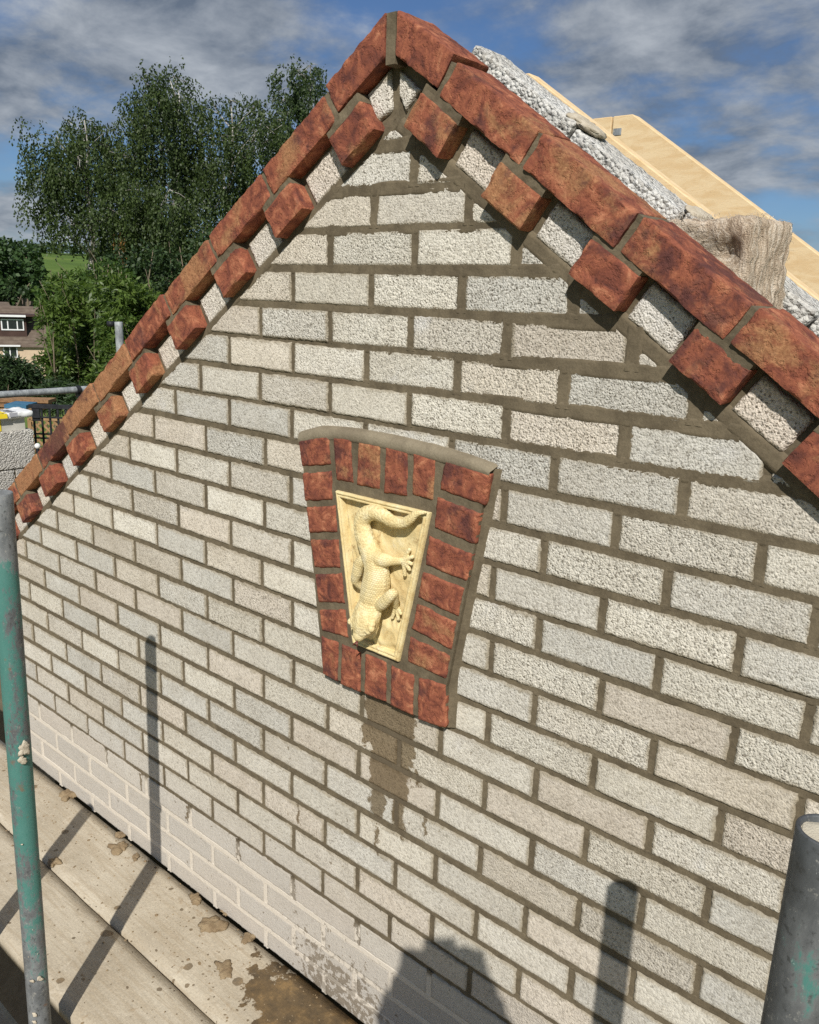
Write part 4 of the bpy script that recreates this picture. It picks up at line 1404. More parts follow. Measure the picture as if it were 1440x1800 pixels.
mI = make_block('white_block', (0.70, 0.69, 0.66), (0.58, 0.56, 0.52), 125.0)
for k, (u0, u1) in enumerate(blk):
    P, F = rough_box(u1 - u0, 0.10, 0.12, 0.0042, 0.0019, 500 + k, rnd=0.004, warp=.001)
    me = box_mesh('block_shape', (P, F), mI)
    place('block', me, slope_matrix(u0, -0.002 + (0.006 if k == 1 else 0), 0.205, 1), (1, 1, 1, 1), 1.0, inner)
prism('block_core', [(XL + .2, -5.6), (XR - .1, -5.6), (XR - .1, RB_R - .2), (AX, AZ - .26), (XL + .2, RB_L - .1)], 0.21, 0.30, mI, inner)
lumps = []
for u, v in ((0.285, -.003), (0.312, -.003), (0.585, -.002)):
    bm = bmesh.new()
    bmesh.ops.create_icosphere(bm, subdivisions=3, radius=1.0)
    P = np.array([q.co[:] for q in bm.verts])
    P *= (1 + .4 * fbm(P + u * 9, 2.6, 4, 5))[:, None]
    P *= np.array([.026, .042, .008])
    for q, p in zip(bm.verts, P):
        q.co = p
    me = bpy.data.meshes.new('mortar_lump')
    bm.to_mesh(me)
    bm.free()
    me.polygons.foreach_set('use_smooth', [True] * len(me.polygons))
    me.materials.append(M['drymortar'])
    place('mortar_lump', me, slope_matrix(u, v, 0.25, 1), (1, 1, 1, 1), 1.0, inner)

# mineral wool batt standing in the cavity
bm = bmesh.new()
x0, x1, z0, z1 = 0.42, 0.690, -0.62, -0.178
bmesh.ops.create_cube(bm, size=1.0)
bmesh.ops.subdivide_edges(bm, edges=bm.edges[:], cuts=47, use_grid_fill=True)
P = np.array([v.co[:] for v in bm.verts]) + .5
rb = .16
lo_ = np.array([.03, .09, .02])
Pc = np.clip(P, lo_, 1 - lo_)
dl = (P - Pc) / lo_
dl = dl / np.maximum(np.linalg.norm(dl, axis=1, keepdims=True), 1.0)
Pr = Pc + dl * lo_
X = x0 + (x1 - x0) * Pr[:, 0] + 0.036 * (Pr[:, 1] - .1) * np.clip((Pr[:, 0] - .8) / .2, 0, 1)
Y = 0.104 + 0.098 * Pr[:, 1]
Z = z0 + (z1 - z0) * Pr[:, 2]
Q = np.stack([X, Y, Z], 1)
nr = dl / np.maximum(np.linalg.norm(dl, axis=1, keepdims=True), 1e-6)
tuft = 0.006 * fbm(Q, 30, 4, 9) + 0.006 * fbm(Q, 90, 3, 12)
lay = np.stack([X * 22, Y * 95, Z * 9], 1)
end_ = np.clip((P[:, 0] - .9) / .1, 0, 1)
tuft = tuft + end_ * 0.007 * fbm(lay, 1.0, 4, 5)
front = (P[:, 1] < .03)
hollow = front * np.clip(1.2 * fbm(Q, 13, 3, 29) + .35, 0, 1) * np.clip((P[:, 0] - .3) * 4, 0, 1) * np.clip((.97 - P[:, 0]) / .12, 0, 1) * np.clip((.985 - P[:, 2]) / .06, 0, 1)
X, Y, Z = [q + nr[:, k] * tuft for k, q in enumerate((X, Y, Z))]
Y = Y + .045 * hollow
for v, x, y, z in zip(bm.verts, X, Y, Z):
    v.co = (x, y, z)
me = bpy.data.meshes.new('insulation_batt')
bm.to_mesh(me)
bm.free()
me.polygons.foreach_set('use_smooth', [True] * len(me.polygons))


def make_wool():
    m, N = new_mat('layered_mineral_wool')
    co = N('ShaderNodeTexCoord').outputs['Object']
    s1 = N('ShaderNodeVectorMath', {'operation': 'MULTIPLY'}, i0=co, i1=(34.0, 105.0, 9.0)).outputs[0]
    n1 = N('ShaderNodeTexNoise', i0=s1, Scale=1.0, Detail=7.0, Roughness=0.7, Distortion=1.8)
    n2 = N('ShaderNodeTexNoise', i0=co, Scale=24.0, Detail=6.0, Roughness=0.7, Distortion=1.2)
    n3 = N('ShaderNodeTexNoise', i0=co, Scale=420.0, Detail=3.0)
    c = ramp(N, n1.outputs[0], [(0.3, (0.25, 0.175, 0.115)), (0.5, (0.54, 0.435, 0.325)), (0.7, (0.76, 0.68, 0.57))])
    c = mixc(N, mrange(N, n2.outputs[0], 0.56, 0.74, 0.0, 0.6), c, (0.27, 0.19, 0.13, 1))
    h = math_(N, 'MULTIPLY_ADD', n3.outputs[0], 0.35, math_(N, 'ADD', n1.outputs[0], n2.outputs[0]))
    finish(N, c, 0.98, h, 1.0, 0.007, 0.1)
    return m


batt = link_mesh('insulation_batt', me, make_wool())
tag(batt, 'brown mineral wool insulation batt sticking up behind the red verge', 'insulation')
# loose fibres on the batt
fv, ff = [], []
rf = random.Random(5)
for k in range(350):
    if rf.random() < .55:
        b = Vector((rf.uniform(.52, .70), rf.uniform(.10, .2), -0.176 + rf.uniform(-.004, .004)))
        d = Vector((rf.uniform(-1, 1), rf.uniform(-1, 1), rf.uniform(.1, .9)))
    elif rf.random() < .5:
        b = Vector((rf.uniform(.52, .69), .118, rf.uniform(-.30, -.18)))
        d = Vector((rf.uniform(-1, 1), -.7, rf.uniform(-.6, .8)))
    else:
        y = rf.uniform(.105, .2)
        b = Vector((0.690 + .035 * ((y - .106) / .094 - .2), y, rf.uniform(-.32, -.18)))
        d = Vector((.7, rf.uniform(-1, 1), rf.uniform(-.6, .8)))
    d = d.normalized() * rf.uniform(.004, .011)
    v, f = tube_vf([b, b + d * .5 + Vector((0, 0, .002)), b + d], [.0004, .0003, .00015], 3, off=len(fv), cap=False)
    fv += v
    ff += f
fo = mesh_obj('loose_fibres', fv, ff, M['wool'], batt)
fo['kind'] = 'stuff'


def truss(y0, label):
    t = empty('roof_truss', (AX, y0, AZ - 1.5), label, 'roof truss', 'roof trusses behind the gable')
    th = 0.037
    for side in (1, -1):
        L = 2.1
        # rafter outline in XZ: flat-topped apex
        top = 0.135
        ua = (AZ - top) / ST
        pts = [(AX + side * (ua * CT), top), uv_to_xz(L, 0, side), uv_to_xz(L, 0.097, side), (AX + side * 0.002, AZ - 0.097 / CT), (AX + side * 0.002, top)]
        if side > 0:
            pts = pts[::-1]
        o = prism('rafter', pts, y0, y0 + th, M['rafter'], t)
        bv = o.modifiers.new('b', 'BEVEL')
        bv.width = .002
        bv.segments = 2
    for yy in (y0 - .0015, y0 + th + .0005):
        v, f = box_vf(AX + .006, AX + .028, yy, yy + .001, .090, .106)
        mesh_obj('nail_plate', v, f, M['tubeF'], t, smooth=False)
    return t


truss(0.335, 'pale softwood roof truss just behind the white block leaf')
truss(0.80, 'farther pale softwood roof truss with a flat-cut apex against the sky')

# ------------------------------------------------------------------ scaffold: boards and tubes
def board(y0, y1, x0, x1, z, label, seed, group=None):
    nx, ny = int((x1 - x0) / .02), 8
    xs = np.linspace(x0, x1, nx)
    ys = np.linspace(y0, y1, ny)
    X, Y = np.meshgrid(xs, ys)
    P = np.stack([X.ravel(), Y.ravel(), 0 * X.ravel() + seed], 1)
    e = np.minimum(Y.ravel() - y0, y1 - Y.ravel())
    Zt = z + .0016 * fbm(P, 9, 3, seed) - np.where(e < .004, .004, 0)
    Yv = Y.ravel() + np.where(e < .004, 1, 0) * .0035 * fbm(P, 7, 3, seed + 3)
    V = np.stack([X.ravel(), Yv, Zt], 1)
    F = grid_faces(nx, ny)
    loop = list(range(nx)) + [j * nx + nx - 1 for j in range(1, ny)] + [(ny - 1) * nx + i for i in range(nx - 2, -1, -1)] + [j * nx for j in range(ny - 2, 0, -1)]
    B = V[loop].copy()
    B[:, 2] = z - .038
    n0 = len(V)
    V = np.concatenate([V, B])
    n = len(loop)
    for a in range(n):
        F.append((loop[(a + 1) % n], loop[a], n0 + a, n0 + (a + 1) % n))
    F.append(tuple(n0 + a for a in range(n - 1, -1, -1)))
    o = mesh_obj('scaffold_board', V, F, M['board'], None)
    return tag(o, label, 'scaffold board', group)


ZB = -2.046
board(-0.236, -0.0070, -4.2, 2.6, ZB, 'dusty scaffold board against the foot of the pale wall, partly wet', 1)
board(-0.468, -0.242, -4.2, 2.6, ZB - .003, 'dusty outer scaffold board with its edge by the green tube', 2)
for k in range(6):
    y1 = -0.64 - k * .232
    board(y1 - .225, y1, -3.0, 3.4, ZB, 'dusty scaffold board of the platform in front of the wall, behind the camera', 10 + k, 'boards of the platform behind the camera')
for k in range(5):  # lower lift added so the void below the boards stays dark
    y1 = -0.03 - k * .232
    board(y1 - .225, y1, -3.2, 3.4, -3.42, 'scaffold board of an added lower platform that keeps the gap dark', 30 + k, 'boards of the added lower platform')


def scaffold_tube(p_top, p_bot, mat, label, group=None, name='scaffold_tube', r=0.02415, t=0.004, plug=None):
    """hollow steel tube from p_top to p_bot"""
    top, bot = Vector(p_top), Vector(p_bot)
    ax = (top - bot)
    L = ax.length
    seg, n = 40, max(3, int(L / .03))
    V, F = [], []
    for k in range(n + 1):
        z = -L * k / n
        for s in range(seg):
            a = 2 * math.pi * s / seg
            V.append((r * math.cos(a), r * math.sin(a), z))
    V = np.array(V)
    V[:, :2] *= (1 + .006 * fbm(V + 3, 30, 2, 4))[:, None]
    V = V.tolist()
    for k in range(n):
        for s in range(seg):
            a, b = k * seg + s, k * seg + (s + 1) % seg
            F.append((a + seg, b + seg, b, a))
    o0 = len(V)
    for rr, z in ((r - .0008, .0010), (r - t + .0008, .0010), (r - t, -.0006), (r - t, -.30)):
        for s in range(seg):
            a = 2 * math.pi * s / seg
            V.append((rr * math.cos(a), rr * math.sin(a), z))
    rings = [0, o0, o0 + seg, o0 + 2 * seg, o0 + 3 * seg]
    for a0, b0 in zip(rings[:-1], rings[1:]):
        for s in range(seg):
            s1 = (s + 1) % seg
            F.append((a0 + s, a0 + s1, b0 + s1, b0 + s))
    F.append(tuple(o0 + 3 * seg + s for s in range(seg)))
    o = mesh_obj(name, V, F, mat)
    q = ax.to_track_quat('Z', 'Y')
    # material looks at object coordinates: shift so that its z equals the world height of the tube
    me = o.data
    off = Vector((0, 0, top.z))
    me.transform(Matrix.Translation(off))
    o.matrix_basis = Matrix.Translation(top) @ q.to_matrix().to_4x4() @ Matrix.Translation(-off)
    tag(o, label, 'scaffold tube', group)
    if plug:
        bm = bmesh.new()
        bmesh.ops.create_circle(bm, cap_ends=True, segments=32, radius=r - t - .0003)
        for v in bm.verts:
            v.co.z = -.004 + .001 * math.sin(v.co.x * 300)
        me2 = bpy.data.meshes.new('plug')
        bm.to_mesh(me2)
        bm.free()
        p = link_mesh('plug', me2, plug)
        p.matrix_basis = Matrix.Translation(top) @ q.to_matrix().to_4x4()
        adopt(p, o)
    return o


M['plug'] = make_simple('pale_filler', (0.62, 0.56, 0.43), (0.48, 0.43, 0.34), 90.0, 0.9, 0.6, 0.002)
tubeL = scaffold_tube((-0.4405, -0.555, -0.7045), (-0.528, -0.555, -3.42), M['tubeL'], 'scaffold tube with worn green paint and plaster spots at left')
tubeR = scaffold_tube((1.0465, -0.555, -0.7190), (1.043, -0.555, -3.42), M['tubeR'], 'dark grey scaffold tube with filled end at lower right', plug=M['plug'])
scaffold_tube((-0.85, -0.575, -1.43), (-0.87, -0.575, -3.42), M['tubeF'], 'short scaffold tube left of the frame, seen only by its shadow on the boards')


def splat(name, p, sz, mat, parent, seed, n=3, flat=.45, nrm=Vector((0, -1, 0))):
    bm = bmesh.new()
    for k in range(n):
        r3 = random.Random(seed + k)
        mt = Matrix.Translation((r3.uniform(-.6, .6) * sz, r3.uniform(-.6, .6) * sz, 0)) @ Matrix.Diagonal((sz * r3.uniform(.4, .8), sz * r3.uniform(.4, .8), sz * flat, 1))
        bmesh.ops.create_icosphere(bm, subdivisions=3, radius=1.0, matrix=mt)
    P = np.array([v.co[:] for v in bm.verts])
    P *= (1 + .55 * fbm(P / sz + seed, 1.6, 3, seed) + .3 * fbm(P / sz + seed, 6.0, 3, seed + 9))[:, None]
    for v, q in zip(bm.verts, P):
        v.co = q
    me = bpy.data.meshes.new(name)
    bm.to_mesh(me)
    bm.free()
    me.polygons.foreach_set('use_smooth', [True] * len(me.polygons))
    o = link_mesh(name, me, mat)
    o.matrix_basis = Matrix.Translation(p) @ nrm.to_track_quat('Z', 'Y').to_matrix().to_4x4()
    if parent is not None:
        adopt(o, parent)
    return o


def on_tube(px, py, tube_y=-0.555):
    d = at(px, py, 1.0) - CAM
    p = CAM + d * ((tube_y - CAM.y) / d.y)
    # move out to the tube's skin, towards the viewer
    ax = Vector((-0.4345 + (-0.0935) * ((-0.7045 - p.z) / 2.7155), tube_y, p.z))
    to = Vector((CAM.x - ax.x, CAM.y - ax.y, 0)).normalized()
    side = Vector((-to.y, to.x, 0))
    s = (p - ax).dot(side)
    s = max(-.022, min(.022, s))
    return ax + side * s + to * math.sqrt(max(0, .0242 ** 2 - s * s)), (side * s + to * math.sqrt(max(0, .0242 ** 2 - s * s))).normalized()


for k, (px, py, sz, n) in enumerate(((43, 1316, .012, 9), (38, 1327, .009, 6), (53, 1697, .0055, 3), (68, 1712, .006, 3), (59, 1757, .006, 4), (60, 1770, .005, 3), (38, 1464, .003, 2), (57, 1620, .002, 1), (47, 1652, .002, 1), (64, 1668, .002, 1))):
    p, nn = on_tube(px, py)
    splat('mortar_splat', p, sz, M['drymortar'], tubeL, 30 + k * 7, n, .3, nn)


# mortar droppings on the boards
def floor_pt(px, py, z=ZB):
    d = at(px, py, 1.0) - CAM
    return CAM + d * ((z - CAM.z) / d.z)


drops = [(93, 1515, .020, 'flat round dropping of mortar at the seam of the boards'), (118, 1398, .030, 'brown mortar dropping nearest the green tube, by the wall'), (157, 1402, .018, 'pale mortar lump against the wall foot behind the tube shadow'),
         (212, 1468, .016, 'small mortar lump on the board by the wall, beside the tube shadow'), (236, 1508, .013, 'round mortar crumb at the edge of the tube shadow'), (345, 1580, .022, 'dark mortar lump by the wall foot, midway along the board'),
         (372, 1625, .032, 'broad crusted mortar dropping beside the wall foot'), (400, 1600, .016, 'pale mortar lump touching the wall foot, middle'), (434, 1648, .017, 'dark round mortar lump near the puddle'),
         (208, 1490, .028, 'low scraped mortar patch on the board by the wall'), (396, 1706, .024, 'flat wet mortar splash at the edge of the puddle')]
for k, (px, py, sz, lab) in enumerate(drops):
    p = floor_pt(px, py)
    o = splat('mortar_dropping', p + Vector((0, 0, .001)), sz, M['dollop'], None, 200 + k * 13, 7, .30, Vector((0, 0, 1)))
    tag(o, lab, 'mortar', 'mortar droppings on the boards')
cv_, cf_ = [], []
rc = random.Random(77)
for k in range(520):
    x = rc.uniform(-2.2, 0.4)
    y = -0.012 - abs(rc.gauss(0, .11)) if rc.random() < .75 else -rc.uniform(.02, .45)
    if y < -.46:
        continue
    s = rc.uniform(.0012, .0042) * (1.7 if rc.random() < .08 else 1)
    a = [(x + s * rc.uniform(.6, 1.3) * math.cos(t), y + s * rc.uniform(.6, 1.3) * math.sin(t), ZB - .001) for t in np.linspace(0, 2 * math.pi, 6)[:-1]]
    off = len(cv_)
    cv_ += a + [(x + s * .2, y - s * .1, ZB + s * rc.uniform(.5, 1.1))]
    cf_ += [(off + i, off + (i + 1) % 5, off + 5) for i in range(5)]
tag(mesh_obj('mortar_crumbs', cv_, cf_, M['dollop'], smooth=False), 'scatter of small mortar crumbs along the boards', 'mortar', kind='stuff')


# ------------------------------------------------------------------ near things beyond the left end of the wall
pier = empty('block_pier', (-3.55, 0.7, -2.46), 'pale concrete block pier beyond the left end of the gable', 'block wall')
mP = make_block('pier_block', (0.60, 0.575, 0.53), (0.52, 0.49, 0.45), 120.0)
XB, YE, ptop = -3.519, 0.978, -1.131        # face of the pier (it looks along +X), its far end, its top
TURN = Matrix.Translation((XB, 0, 0)) @ Matrix.Rotation(R(90), 4, 'Z')   # pier frame: x along the face, y into it
pm = [box_mesh('pier_block_shape', rough_box(0.44, 0.14, 0.213, 0.0075, 0.0010, 700 + k, rnd=0.004, warp=.001), mP) for k in range(3)]
for r in range(6):
    for k in range(3):
        l0 = YE - 0.44 - k * 0.446
        sx = 1.0
        if r % 2 == 1:
            l0 = (0.862 if k == 0 else 0.852 - 0.44 - (k - 1) * .446)
            sx = 0.5 if k == 0 else 1.0
        o = bpy.data.objects.new('block', pm[(r + k) % 3])
        COL.objects.link(o)
        o.matrix_basis = TURN @ Matrix.Translation((l0, (r * 7 % 3) * .001, ptop - r * 0.2195)) @ Matrix.Diagonal((sx, 1, 1, 1))
        adopt(o, pier)
for b in ((YE - 1.3, YE - .012, .012, .13, ptop - 1.33, ptop - .010), (YE - 1.3, YE + .1, 0, .14, -5.6, ptop - 1.33)):
    o = boxes_obj('pier_mortar', [b], M['mortar_cap'])
    o.data.transform(TURN)
    adopt(o, pier)


def turned(o, par):
    o.data.transform(TURN)
    adopt(o, par)
    return o


# box with a printed bag on top, on the pier
box = empty('grey_box', TURN @ Vector((.75, .1, ptop)), 'pale grey box standing on the block pier', 'box')
turned(boxes_obj('box_body', [(.40, .940, .018, .135, ptop, ptop + .068)], M['grey_plastic']), box)
turned(boxes_obj('side_print', [(.42, .806, .0155, .0178, ptop + .003, ptop + .066)], M['yellow']), box)
bag = empty('printed_bag', TURN @ Vector((.75, .1, ptop + .068)), 'white and yellow printed bag lying on the grey box', 'bag')
P, F = rough_box(0.58, 0.17, 0.040, 0.008, 0.0030, 801, rnd=0.015, warp=.014)
P[:, 0] += .405
P[:, 1] += -.008
P[:, 2] += ptop + .068 + .042
P[:, 2] += .006 * fbm(P, 18, 2, 5)
turned(mesh_obj('bag_skin', P, F, M['white_plastic']), bag)


def bag_patch(name, x0, x1, y0, y1, mat, lift=.0012):
    """print on the bag's top, following its surface"""
    n = 12
    top = P[P[:, 2] > P[:, 2].mean()]
    V = []
    for b in np.linspace(y0, y1, n):
        for a in np.linspace(x0, x1, n):
            d = np.hypot(top[:, 0] - a, top[:, 1] - b)
            k = np.argsort(d)[:4]
            V.append((a, b, top[k, 2].max() + lift))
    return turned(mesh_obj(name, V, grid_faces(n, n), mat), bag)


def bag_front(name, x0, x1, z0, z1, mat, y):
    return turned(mesh_obj(name, [(x0, y, z0), (x1, y, z0), (x1, y + .004, z1), (x0, y + .004, z1)], [(0, 1, 2, 3)], mat, None, smooth=False), bag)


bag_patch('yellow_print', .42, .832, .004, .13, M['yellow'])
bag_patch('dark_print', .842, .890, .002, .11, M['print_grey'])
for k in range(3):
    bag_patch('lettering', .848, .884, .012 + k * .03, .024 + k * .03, M['ink'], .0020)
bag_front('yellow_print', .42, .834, ptop + .076, ptop + .102, M['yellow'], -.0115)
bag_front('dark_print', .846, .892, ptop + .082, ptop + .104, M['print_grey'], -.0115)

# handrail and upright of the far scaffold
a, b = Vector((-4.743, 1.343, -1.087)), Vector((-4.743, 1.904, -1.087))
d = (b - a)
hr = empty('handrail_tube', a, 'pale grey horizontal scaffold handrail tube in front of the bushes', 'scaffold tube')
V, F = tube_vf([a - d * 1.5 + (d * 4.2) * k / 24 for k in range(25)], 0.0242, 24)
mesh_obj('tube', V, F, M['tubeF'], hr)
cpt = Vector((-4.743, 1.912, -1.087))
V, F = tube_vf([cpt - d.normalized() * .016, cpt + d.normalized() * .016], 0.031, 20)
V2, F2 = box_vf(cpt.x - .012, cpt.x + .012, cpt.y - .012, cpt.y + .012, cpt.z - .055, cpt.z - .02, off=len(V))
mesh_obj('coupler', V + V2, F + F2, M['black'], hr, smooth=False)
a = at(208.5, 566, 5.2)
scaffold_tube(a, a + Vector((.01, .01, -3.6)), M['tubeF'], 'pale scaffold upright standing up behind the left verge', name='scaffold_tube')
st = empty('scaffold_coupler', at(196, 571, 5.25), 'short dark coupler stub beside the pale upright', 'coupler')
q = at(200, 569.5, 5.22)
V, F = tube_vf([q, at(189, 569, 5.22)], 0.017, 14)
mesh_obj('stub', V, F, M['black'], st)

# black steel guard panel
gd = empty('steel_guard', at(90, 800, 4.9), 'black steel mesh guard panel behind the block pier', 'guard panel')
e1 = (at(130, 711, 4.9) - at(68, 714, 4.9))
e1.z = 0
e1.normalize()
g0 = at(57, 714, 4.9)
up = Vector((0, 0, 1))
nn = e1.cross(up)


def bar(p, q, w, t, name='bar'):
    """flat bar from p to q"""
    p, q = Vector(p), Vector(q)
    ax = (q - p).normalized()
    s = ax.cross(nn).normalized()
    V = []
    for e in (p, q):
        for i, j in ((-1, -1), (1, -1), (1, 1), (-1, 1)):
            V.append(tuple(e + s * (i * w / 2) + nn * (j * t / 2)))
    return mesh_obj(name, V, [(0, 1, 2, 3), (7, 6, 5, 4), (0, 4, 5, 1), (1, 5, 6, 2), (2, 6, 7, 3), (3, 7, 4, 0)], M['black'], gd, smooth=False)


bar(g0 - e1 * .02 + up * 0, g0 + e1 * .9 + up * .01, .022, .02, 'top_rail')
bar(g0 + e1 * .018 - up * .0, g0 + e1 * .018 - up * .085, .045, .012, 'corner_plate')
for k in range(16):
    p = g0 + e1 * (.004 + k * .047)
    bar(p, p - up * .62, .0105, .008)
for k, h in enumerate((.062, .16, .185, .30, .42, .55)):
    bar(g0 + up * -h + nn * .0095, g0 + e1 * .9 - up * h + nn * .0095, .009, .008)
cap = empty('capped_post', at(66, 784, 4.75), 'small post with a round white cap beside the block pier', 'post')
V, F = tube_vf([at(66, 783, 4.75) + up * k for k in (-.9, -.02, -.008)], .009, 12)
mesh_obj('post', V, F, M['black'], cap)
bm = bmesh.new()
bmesh.ops.create_uvsphere(bm, u_segments=16, v_segments=10, radius=0.0165, matrix=Matrix.Translation(at(66, 784, 4.75)))
me = bpy.data.meshes.new('cap')
bm.to_mesh(me)
bm.free()
me.polygons.foreach_set('use_smooth', [True] * len(me.polygons))
link_mesh('cap', me, M['white_plastic'], cap)

# timber trellis and stacked timber behind the guard
tr = empty('timber_trellis', at(90, 790, 7.0), 'orange-brown timber trellis seen through the black guard', 'trellis')
M['trellis'] = make_simple('orange_timber', (0.34, 0.215, 0.105), (0.24, 0.145, 0.065), 15.0, 0.8, 0.3, 0.002)
t0 = at(52, 735, 7.0)


def tbar(p, q, w, t, name, mat, par):
    p, q = Vector(p), Vector(q)
    ax = (q - p).normalized()
    s = ax.cross(nn).normalized()
    V = []
    for e in (p, q):
        for i, j in ((-1, -1), (1, -1), (1, 1), (-1, 1)):
            V.append(tuple(e + s * (i * w / 2) + nn * (j * t / 2)))
    return mesh_obj(name, V, [(0, 1, 2, 3), (7, 6, 5, 4), (0, 4, 5, 1), (1, 5, 6, 2), (2, 6, 7, 3), (3, 7, 4, 0)], mat, par, smooth=False)


tw, thh = 0.75, 0.55
for dirn in (1, -1):
    for k in range(-9, 14):
        x0 = k * .06
        pts = []
        for t_ in np.linspace(0, 1, 41):
            x = x0 + t_ * thh * dirn + (0 if dirn > 0 else thh * .0)
            if 0 <= x <= tw:
                pts.append((x, t_ * thh))
        if len(pts) > 4:
            p, q = pts[0], pts[-1]
            tbar(t0 + e1 * p[0] - up * p[1] + nn * (.006 * dirn), t0 + e1 * q[0] - up * q[1] + nn * (.006 * dirn), .016, .008, 'slat', M['trellis'], tr)
for p, q in (((0, 0), (tw, 0)), ((0, thh), (tw, thh)), ((0, 0), (0, thh)), ((tw, 0), (tw, thh))):
    tbar(t0 + e1 * p[0] - up * p[1], t0 + e1 * q[0] - up * q[1], .03, .028, 'frame_bar', M['trellis'], tr)
labs = ['brown timber plank, topmost behind the handrail', 'brown timber plank under the topmost one, behind the handrail', 'pale brown timber plank lowest behind the handrail']
for k in range(3):
    p = at(2 + 3 * k, 702 + k * 8, 8.0)
    q = at(92 - k * 8, 704 + k * 7, 8.2)
    o = tbar(p, q, .030, .2, 'timber_plank', M['timber'] if k < 2 else M['trellis'], None)
    tag(o, labs[k], 'plank', 'planks behind the handrail')
M['blue'] = make_simple('blue_sheet', (0.04, 0.13, 0.22), (0.06, 0.17, 0.27), 8.0, 0.5, 0.5, 0.01)
p = at(18, 711, 7.8)
q = at(56, 713, 7.8)
o = tbar(p, q, .035, .25, 'blue_sheet', M['blue'], None)
tag(o, 'folded blue plastic sheet among the timber behind the handrail', 'sheet')

# ------------------------------------------------------------------ houses below the hill
M['roof'] = make_simple('brown_roof_tile', (0.115, 0.085, 0.065), (0.16, 0.125, 0.095), 2.0, 0.85, 0.6, 0.02, fine=14)
M['clad'] = make_simple('dark_brown_cladding', (0.055, 0.030, 0.024), (0.075, 0.042, 0.034), 1.5, 0.6, 0.2, 0.01)
M['cream'] = make_simple('cream_wall', (0.62, 0.47, 0.33), (0.55, 0.41, 0.29), 3.0, 0.9, 0.3, 0.01)
M['upvc'] = make_simple('white_window_frame', (0.80, 0.80, 0.80), (0.74, 0.74, 0.74), 3.0, 0.4, 0.05, 0.002)
M['glass'] = make_simple('dark_window_glass', (0.015, 0.018, 0.022), (0.03, 0.035, 0.04), 1.0, 0.08, 0.02, 0.002, spec=0.8)


def house_frame(px, py, d, turn=0.0):
    o = at(px, py, d)
    f = Vector((FWD.x, FWD.y, 0)).normalized()
    ray_h = Vector((o.x - CAM.x, o.y - CAM.y, 0)).normalized()
    f = Matrix.Rotation(turn, 3, 'Z') @ ray_h
    r = Vector((f.y, -f.x, 0))
    return lambda a, b, c: tuple(o + r * a + f * b + Vector((0, 0, c)))


def hbox(name, fr, a0, a1, b0, b1, c0, c1, mat, par):
    V = [fr(a, b, c) for c in (c0, c1) for b in (b0, b1) for a in (a0, a1)]
    return mesh_obj(name, V, [(0, 2, 3, 1), (4, 5, 7, 6), (0, 1, 5, 4), (2, 6, 7, 3), (0, 4, 6, 2), (1, 3, 7, 5)], mat, par, smooth=False)


def hwindow(fr, a0, a1, c0, c1, b, panes, par):
    w = hbox('window', fr, a0, a1, b - .05, b + .03, c0, c1, M['upvc'], par)
    n = len(panes)
    x = a0 + .10
    tot = (a1 - a0) - .10 * (n + 1)
    for p in panes:
        hbox('pane', fr, x, x + tot * p, b - .065, b - .03, c0 + .12, c1 - .10, M['glass'], w)
        x += tot * p + .10
    return w


def tiled_slope(fr, a0, a1, run, rise, n, par, over=.25):
    for k in range(n):
        t0_, t1_ = k / n, (k + 1.12) / n
        b0, b1 = -over + (run + over) * t0_, -over + (run + over) * min(t1_, 1)
        sl = rise / run
        V = []
        for bb, l in ((b0, .06), (b1, .0)):
            for aa in (a0, a1):
                V.append(fr(aa, bb, bb * sl + l))
                V.append(fr(aa, bb, bb * sl + l - .07))
        # order: 0 a0 top,1 a0 low,2 a1 top,3 a1 low,4..7 at b1
        mesh_obj('tile_course', V, [(0, 2, 6, 4), (1, 5, 7, 3), (0, 1, 3, 2), (4, 6, 7, 5), (0, 4, 5, 1), (2, 3, 7, 6)], M['roof'], par, smooth=False)


fr = house_frame(40, 606, 75.0)
h1 = empty('dormer_house', fr(-3, 3, -3.6), 'house with brown tiled roof, brown dormer and white windows', 'house')
hbox('wall', fr, -9, 1.75, 0.0, 8.0, -4.2, -.05, M['cream'], h1)
tiled_slope(fr, -9.2, 2.05, 4.0, 3.25, 13, h1)
V = [fr(-9.2, 4.0, 3.25), fr(2.05, 4.0, 3.25), fr(2.05, 8.3, -.1), fr(-9.2, 8.3, -.1)]
mesh_obj('roof_back', V, [(0, 1, 2, 3)], M['roof'], h1, smooth=False)
V = [fr(1.74, .0, 0), fr(1.74, 4.0, 3.2), fr(1.74, 8, 0)]
mesh_obj('gable_end', V, [(0, 1, 2)], M['cream'], h1, smooth=False)
hbox('gutter', fr, -9.2, -.2, -.42, -.28, -.14, .0, M['upvc'], h1)
dm = hbox('dormer', fr, -2.6, .42, .75, 4.0, .5, 2.45, M['clad'], h1)
hbox('dormer_roof', fr, -3.0, 1.22, .35, 4.2, 2.45, 2.62, M['clad'], dm)
hbox('fascia', fr, -3.0, .42, .28, .36, 2.40, 2.58, M['upvc'], dm)
hwindow(fr, -1.63, .22, 1.22, 2.2, .72, (.27, .46, .27), h1)
hwindow(fr, -1.63, -.46, -1.15, -.12, -.02, (.46, .54), h1)
pr = hbox('porch_roof', fr, -4.0, -.6, -1.6, .0, -1.62, -1.45, M['roof'], h1)
hbox('porch_beam', fr, -4.0, .3, -1.5, -1.4, -2.05, -1.85, M['upvc'], h1)
fr = house_frame(20, 548, 88.0, R(12))
h2 = empty('neighbour_house', fr(-4, 3, -3), 'brown roof of the next house, left edge behind the dormer house', 'house')
hbox('wall', fr, -9, .2, 0, 8, -6.5, -.6, M['cream'], h2)
tiled_slope(fr, -9.2, .5, 4.0, .9, 4, h2)
